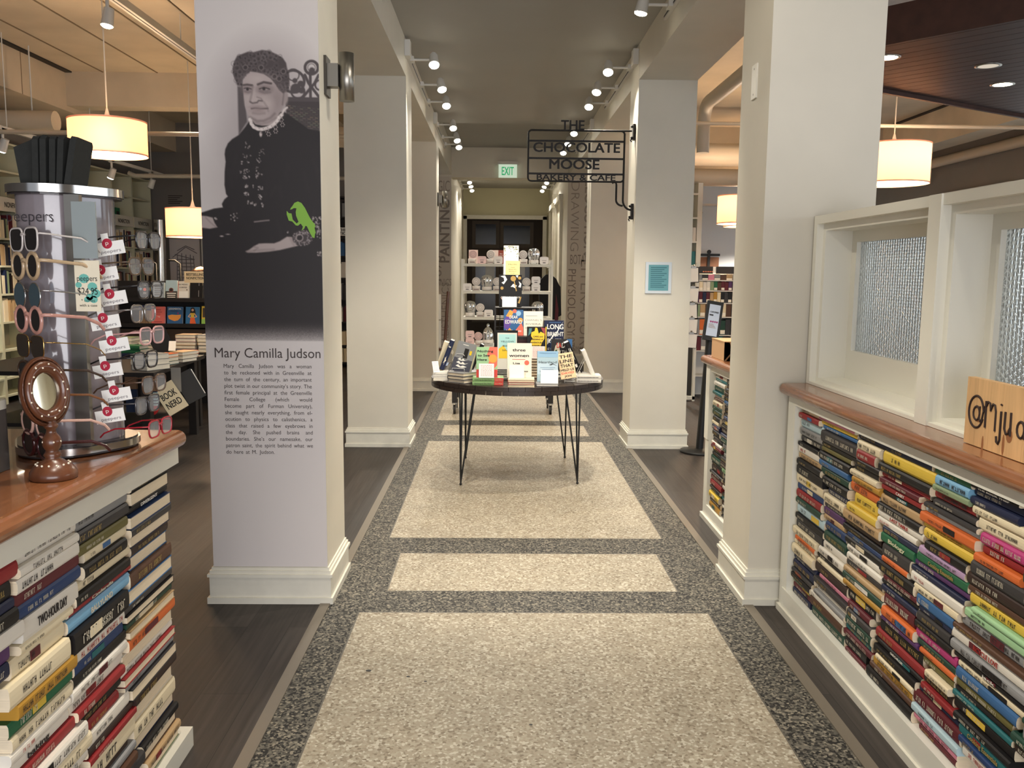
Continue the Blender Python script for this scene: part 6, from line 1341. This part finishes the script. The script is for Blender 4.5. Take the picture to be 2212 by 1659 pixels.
face_out(-4.06, G1, .14, .205, 'black', [('r', .3, .72, .2, .85, cm('cover_grey_line', (90, 90, 96))), ('r', .32, .7, .22, .83, INKD), ('c', .16, .55, .11, SKYP), ('c', .5, .52, .13, CORAL), ('r', .76, 1, .45, .64, YEL), ('t', 'THE', .5, .74, .2, .04, WP), ('r', .36, .66, .66, .68, WP), ('r', .38, .64, .34, .36, WP), ('r', .38, .64, .28, .30, WP)], 'black phone-shaped-cover bestseller first on the upper ledge')
face_out(-3.895, G1, .125, .19, 'pale blue', [('r', .0, 1, 0, 1, cm('cover_slate_pale', (158, 168, 176)))]+[('r', .12, .88-.12*(k % 2), .82-.12*k, .87-.12*k, INKD) for k in range(6)], 'grey bestseller with lines of dark title, second on the upper ledge')
face_out(-3.755, G1, .13, .215, 'pale blue', [('r', 0, 1, 0, .42, DARKR), ('c', .48, .48, .2, cm('cover_emblem', (120, 74, 66))), ('c', .48, .48, .12, INKD), ('r', .1, .9, .28, .33, WP), ('r', .15, .85, .18, .22, WP), ('r', .15, .85, .08, .12, WP)], 'sky blue bestseller with a round emblem, third on the upper ledge')
face_out(-3.615, G1, .125, .205, 'white', [('t', 'EN MEDIO', .45, .78, .8, .07, INKD, .03), ('t', 'CORTEZ', .45, .62, .7, .07, INKD, .03), ('r', .0, .04, 0, 1, REDP), ('c', .8, .52, .05, INKD), ('r', .1, .9, .05, .44, PAPER)], 'white bestseller with black block title, fourth on the upper ledge')
face_out(-3.48, G1, .14, .205, 'black', [('r', .68, .72, .14, .5, cm('cover_silver', (150, 150, 150))), ('r', .7, .74, .75, .9, cm('cover_silver', (150, 150, 150)))], 'plain black bestseller below the cream shelf sign')
face_out(-3.335, G1, .1, .19, 'charcoal', [('r', .3, .7, .44, .48, cm('cover_silver', (150, 150, 150)))], 'charcoal bestseller next to the portrait pillar, upper ledge')
face_out(-4.065, G2, .13, .22, 'tan', [('r', 0, 1, .72, 1, cm('cover_navy_band', (44, 50, 92)))]+[('r', .1+.14*k, .18+.14*k, .0, .7, cm('cover_bark', (96, 72, 60))) for k in range(6)], 'bestseller with tree trunk stripes first on the lower ledge')
face_out(-3.925, G2, .15, .205, 'pink', [('r', 0, 1, 0, 1, cm('cover_salmon', (222, 112, 104))), ('t', 'Notes', .5, .80, .5, .05, cm('cover_dark_red', (130, 40, 44))), ('t', 'for the', .5, .68, .5, .05, cm('cover_dark_red', (130, 40, 44))), ('t', 'Future', .5, .56, .5, .05, cm('cover_dark_red', (130, 40, 44))), ('p', [(.4, .46), (.6, .40), (.66, .44), (.5, .45)], WP), ('p', [(.1, .9), (.3, 1), (.24, 1), (.08, .92)], WP)] if False else [('r', 0, 1, 0, 1, cm('cover_salmon', (222, 112, 104))), ('r', .3, .7, .80, .83, cm('cover_dark_red', (150, 50, 54))), ('r', .24, .76, .68, .71, cm('cover_dark_red', (150, 50, 54))), ('r', .3, .66, .56, .59, cm('cover_dark_red', (150, 50, 54))), ('r', .2, .8, .14, .17, cm('cover_dark_red', (150, 50, 54))), ('p', [(.4, .46), (.6, .40), (.66, .44), (.5, .45)], WP), ('p', [(.1, .9), (.3, 1), (.24, 1), (.08, .92)], WP)], 'salmon pink bestseller on the lower ledge')
face_out(-3.75, G2, .175, .205, 'blue', [('t', 'JUDGMENTAL', .5, .84, .82, .09, WP, .03), ('t', 'MAPS', .45, .72, .42, .08, cm('cover_navy_band', (44, 50, 92)), .03), ('p', [(.05, .5), (.3, .56), (.6, .54), (.9, .56), (.86, .38), (.7, .24), (.5, .2), (.4, .22), (.12, .32)], OR), ('c', .7, .64, .05, cm('cover_magenta', (160, 60, 110)))], 'blue bestseller with an orange map on the lower ledge')
face_out(-3.54, G2, .155, .205, 'teal', [('r', 0, 1, 0, 1, cm('cover_deep_teal', (46, 110, 160))), ('p', [(.36, .92), (.46, .97), (.6, .96), (.7, .8), (.74, .5), (.62, .5), (.4, .5), (.3, .6)], INKD), ('c', .5, .82, .09, SK), ('p', [(.35, .66), (.65, .66), (.6, .4), (.4, .4)], YEL), ('p', [(.36, .4), (.64, .4), (.78, 0), (.3, 0)], cm('cover_skirt', (232, 104, 52))), ('p', [(.35, .66), (.15, .45), (.36, .38), (.38, .43), (.24, .47), (.38, .6)], SK), ('p', [(.65, .66), (.85, .45), (.64, .38), (.62, .43), (.76, .47), (.62, .6)], SK)], 'blue bestseller with a figure in an orange skirt, lower ledge')
face_out(-3.36, G2, .14, .215, 'yellow', [('r', 0, 1, .35, 1, YEL), ('r', .08, .8, .4, .9, cm('cover_dark_photo', (66, 54, 50))), ('c', .4, .72, .14, SK), ('p', [(0, .3), (1, .42), (1, .1), (0, 0)], cm('cover_lime', (150, 196, 90))), ('p', [(0, .0), (1, .14), (1, .04), (0, 0)], BLUEP)], 'yellow and green bestseller against the portrait pillar, lower ledge')
b = MB(); b.box(-.125, .125, 0, .004, 0, .16, mat('shelf_sign_cream', (226, 204, 164), .7)); o = b.build('shelf_sign', loc=(-3.42, 9.985, 1.375)); tag(o, 'cream shelf sign reading bestselling nonfiction', 'sign')
b = MB(); b.text('BESTSELLING', INK, facing_cam(0, -.0006, .112), w=.20, h=.028, bold=.02); b.text('NONFICTION', INK, facing_cam(0, -.0006, .070), w=.20, h=.028, bold=.02); b.build('lettering', o)
b = MB(); b.lathe([(.13, 0), (.13, .06), (.11, .12), (.06, .16), (1e-5, .175)], mat('bronze_dome', (76, 50, 36), .25, metal=.7), n=24); o = b.build('dome_clock', loc=(-3.42, 10.18, 1.42)); tag(o, 'brown dome with a metallic sheen behind the shelf sign', 'ornament')
for x in (-3.98, -3.70): b = MB(); b.tube([(x, 10.3, 0), (x, 10.3, 1.62), (x-.06, 10.3, 1.66), (x-.13, 10.3, 1.66)], .012, BLACK, 8); tag(b.build('chair_frame'), 'black bent tube frame behind the tiered shelf, %s' % ('under the poster edge' if x < -3.8 else 'next to the brown dome'), 'frame')
# goods hanging from the table edge
t = thing('striped_socks', 'striped socks with red toes hanging from the black table edge', 'socks', (-2.79, 7.02, .38))
SKA = mat('sock_pale', (176, 206, 212), .9); SKB = mat('sock_navy', (40, 52, 80), .9); SKR = mat('sock_red', (190, 44, 44), .9)
b = MB()
for k in range(10): b.box(-.045, .045, -.012, .012, .075+k*.012, .075+(k+1)*.012, SKB if k % 2 else SKA)
b.build('striped_leg', t)
b = MB(); b.prism([(.047*math.cos(a), .05+.055*math.sin(a)) for a in [PI+PI*k/10 for k in range(11)]]+[(.047, .075), (-.047, .075)], -.013, .013, SKR, frame((0, 0, 0), (1, 0, 0), (0, 0, 1), (0, -1, 0))); b.build('red_toe', t)
b = MB(); b.box(-.047, .047, -.014, .014, .195, .30, mat('kraft_band', (140, 108, 82), .8)); b.cyl((0, -.016, .285), (0, .016, .285), .006, INK, 8); b.build('kraft_band', t)
t = thing('navy_socks', 'navy socks with a kraft band hanging beside the reading glasses', 'socks', (-2.95, 7.02, .40))
b = MB(); b.box(-.045, .045, -.012, .012, 0, .19, SKB); b.build('sock', t); b = MB(); b.box(-.046, .046, -.014, .014, .19, .29, mat('kraft_band', (140, 108, 82), .8)); b.build('kraft_band', t)
t = thing('tote_bag', 'cream canvas bag lettered book nerd hanging at the corner of the black table', 'bag', (-2.60, 7.10, .40))
Mb = R(math.radians(-32), 'Y') @ R(.35, 'Z')
b = MB(); b.prism([(-.085, -.0), (.085, 0), (.082, .25), (-.082, .25)], -.018, .018, mat('canvas', (222, 208, 178), .9), Mb @ frame((0, 0, 0), (1, 0, 0), (0, 0, 1), (0, -1, 0))); b.build('body', t)
b = MB(); F = Mb @ frame((0, -.0185, 0), (1, 0, 0), (0, 0, 1), (0, -1, 0))
b.text('BOOK', INK, F @ T(0, .13, 0), w=.125, h=.055, bold=.05); b.text('NERD', INK, F @ T(0, .05, 0), w=.125, h=.055, bold=.05); b.build('lettering', t)
b = MB(); b.box(-.08, .08, -.015, .015, 0, .26, mat('dark_bag', (52, 52, 54), .8), R(-.5, 'Y') @ R(.4, 'Z')); b.box(.075, .082, -.016, .016, .02, .25, PAPER, R(-.5, 'Y') @ R(.4, 'Z')); o = b.build('grey_pouch', loc=(-2.50, 7.25, .47)); tag(o, 'dark grey pouch hanging behind the book nerd bag', 'bag')
b = MB(); b.box(-.04, .04, -.001, .001, 0, .2, mat('grey_print', (140, 138, 136), .7)); o = b.build('hang_tag', loc=(-2.64, 7.16, .55)); tag(o, 'grey paper tag hanging under the table edge', 'tag')

# ================================================================ beyond the second pillar on the cafe side
t = thing('sign_stanchion', 'black stanchion post with a framed slanted sign by the far book counter', 'stanchion', (1.80, 7.5, 0))
b = MB(); b.lathe([(.165, 0), (.17, .008), (.165, .02), (.05, .028), (.03, .035)], BLACK, n=36); b.build('base', t)
b = MB(); b.cyl((0, 0, .03), (.055, 0, 1.0), .033, BLACK, 20); b.lathe([(.036, 0), (.036, .04), (.03, .05), (1e-5, .053)], BLACK, T(.055, 0, .97), 20); b.build('post', t)
Ms = T(.045, -.05, 1.0) @ R(.16, 'Y') @ R(-.2, 'X')
b = MB(); b.box(-.07, .07, -.012, .012, -.01, .335, BLACK, Ms); b.build('sign_frame', t)
b = MB(); b.box(-.048, .048, -.0135, -.012, .03, .305, mat('sign_sheet', (176, 184, 198), .3), Ms); Fs = Ms @ frame((0, -.0145, 0), (1, 0, 0), (0, 0, 1), (0, -1, 0))
b.text('CUSTOMERS', INK, Fs @ T(0, .232, 0), w=.075, h=.014, bold=.02); b.text('ONLY', INK, Fs @ T(-.016, .206, 0), w=.035, h=.014, bold=.02) if False else b.box(-.04, -.006, .206, .218, 0, .0003, INK, Fs)
MG = mat('sign_magenta', (140, 50, 100), .6)
for k in range(4): b.prism([(-.03+.018*k, .155), (-.02+.018*k, .165), (-.01+.018*k, .155), (-.02+.018*k, .145)], 0, .0003, MG, Fs)
for k in range(5): b.box(-.035, .03-.006*k, .10+.008*k, .104+.008*k, 0, .0003, TINR, Fs)
b.build('sign_sheet', t)
# notebook spinner
t = thing('notebook_rack', 'white rack of notebooks with a dark header behind the stanchion sign', 'rack', (2.74, 11.1, 0))
b = MB(); b.box(-.25, -.235, -.15, .15, 0, 1.62, BLACK); b.box(.235, .25, -.15, .15, 0, 1.62, WHITEMETAL); b.box(-.235, .235, .13, .15, 0, 1.6, WHITEMETAL); b.build('case', t)
for z in (.28, .60, .80, 1.03, 1.205, 1.36, 1.49): b = MB(); b.box(-.235, .235, -.15, .13, z-.012, z, WHITEMETAL); b.build('shelf_board', t)
b = MB(); b.box(-.24, -.03, -.17, -.15, 1.57, 1.66, BLACKWOOD); b.box(.01, .24, -.17, -.15, 1.57, 1.66, BLACKWOOD); b.box(-.03, .01, -.165, -.15, 1.58, 1.655, PAPER); b.build('header', t)
b = MB(); HL = mat('header_orange', (226, 130, 90), .6)
for k in range(6): b.prism([(-.15+.022*k+.008*math.cos(q*PI/4), 1.595+.008*math.sin(q*PI/4)) for q in range(8)], .171, .172, HL, frame((0, 0, 0), (1, 0, 0), (0, 0, 1), (0, -1, 0)))
b.build('header_dots', t)
random.seed(77)
for z, hs, cs in ((1.491, .075, ['grey', 'charcoal', 'pink', 'grey', 'brown', 'tan']), (1.361, .115, ['white', 'cream', 'white', 'white', 'sage', 'green', 'brown', 'maroon', 'maroon', 'purple']), (1.206, .14, ['purple', 'maroon', 'navy', 'maroon', 'tan', 'mustard', 'cream', 'black', 'charcoal', 'black']), (1.031, .165, ['sage', 'tan', 'brown', 'tan', 'sage', 'cream', 'brown']), (.801, .2, ['grey', 'orange', 'tan', 'grey', 'charcoal', 'dark green', 'charcoal']), (.601, .18, ['maroon', 'grey', 'teal', 'teal', 'charcoal'])):
    x = -.23; wd = .46/len(cs)
    for k, c in enumerate(cs):
        b = MB(); b.box(0, wd-.003, 0, .12, 0, hs*random.uniform(.9, 1), cov(c)); b.box(.002, wd-.005, -.001, 0, hs*.05, hs*.3, PAGEW if k % 2 else cov(c)); o = b.build('notebook', loc=(2.74+x, 10.965, z)); x += wd
        tag(o, '%s notebook, %s along, on the rack board %s' % (c, ORD[k+1], {1.491: 'under the header', 1.361: 'second below the header', 1.206: 'third below the header', 1.031: 'fourth below the header', .801: 'fifth below the header', .601: 'sixth below the header'}[z]), 'notebook', 'notebooks on the white rack')
# clipboards on a rack edge
b = MB(); b.box(2.30, 2.33, 10.6, 10.66, 0, 1.72, CREAM); b.box(2.30, 2.46, 10.6, 10.66, .02, .06, CREAM); b.box(2.43, 2.46, 10.6, 10.66, 0, 1.70, CREAM); tag(b.build('clipboard_rack'), 'narrow cream post rack of clipboards by the second pillar', 'rack')
for k, z in enumerate((1.46, 1.22, 1.02, .84, .66)):
    t = thing('clipboard', 'clipboard of white paper, %s down the narrow cream rack' % ORD[k+1], 'clipboard', (2.385, 10.57, z), 0, 'clipboards on the narrow rack')
    b = MB(); b.box(-.07, .07, 0, .006, 0, .19, BLACKWOOD); b.build('board', t); b = MB(); b.box(-.062, .062, -.002, 0, .008, .175, PAPER, R(random.uniform(-.06, .06), 'Y')); b.build('sheet', t); b = MB(); b.box(-.03, .03, -.01, 0, .172, .198, STEEL); b.cyl((0, -.01, .198), (0, 0, .21), .012, STEEL, 10); b.build('clip', t)
# white bookcase edge, barn door
t = thing('bookcase', 'white bookcase with teal books, its end showing beside the second pillar', 'bookcase', (2.6, 13.15, 0))
b = MB(); b.box(-.45, -.42, -.15, .15, 0, 2.9, CREAM); b.box(.36, .43, -.15, .15, 0, 2.9, CREAM); b.box(-.42, .36, .13, .15, 0, 2.9, CREAM); b.build('case', t)
for z in (.5, .95, 1.35, 1.70, 2.05, 2.4, 2.75): b = MB(); b.box(-.42, .36, -.15, .13, z-.025, z, CREAM); b.build('shelf_board', t)
for k, (z, c, h) in enumerate(((1.701, 'teal', .2), (1.701, 'sky blue', .24), (2.051, 'white', .2), (1.351, 'teal', .22), (1.351, 'blue', .2))):
    for q in range(3):
        b = MB(); b.box(0, .045, 0, .14, 0, h, cov(c)); o = b.build('book', loc=(2.815+q*.047-(.15 if k in (1, 4) else 0), 13.02, z)); tag(o, '%s book, %s of three, %s of the white bookcase' % (c, ORD[q+1], {0: 'middle shelf end', 1: 'middle shelf centre', 2: 'upper shelf end', 3: 'lower shelf end', 4: 'lower shelf centre'}[k]), 'book', 'books in the white bookcase')
t = thing('barn_door', 'brown sliding barn door on a black rail against the white wall', 'door', (4.05, 16.95, 0))
b = MB(); b.box(-.6, .26, 0, .045, .02, 1.9, mat('barn_door_wood', (140, 92, 62), .6, noise=.12, nscale=10)); b.build('door_panel', t)
b = MB(); b.box(-.7, .27, -.03, -.015, 1.92, 1.965, BLACK); b.build('rail', t); b = MB(); b.box(.03, .08, -.035, -.02, 1.62, 2.0, BLACK); b.lathe([(.04, -.01), (.04, .01)], BLACK, T(.055, -.03, 2.0) @ R(PI/2, 'X'), 14); b.build('roller_hanger', t)
b = MB(); b.box(3.0, 4.6, 12.2, 12.8, .02, .9, mat('dark_cabinet', (44, 42, 42), .5)); b.box(2.98, 4.62, 12.18, 12.82, .9, .93, WHITEMETAL); tag(b.build('service_cabinet'), 'dark low cabinet with a white top beyond the far counter', 'cabinet')
b = MB(); b.lathe([(.05, 0), (.05, .12), (.02, .17), (.02, .22), (1e-5, .22)], SILVER, n=16); tag(b.build('glass_bottle', loc=(3.42, 12.3, .931)), 'clear glass bottle on the dark low cabinet', 'bottle')
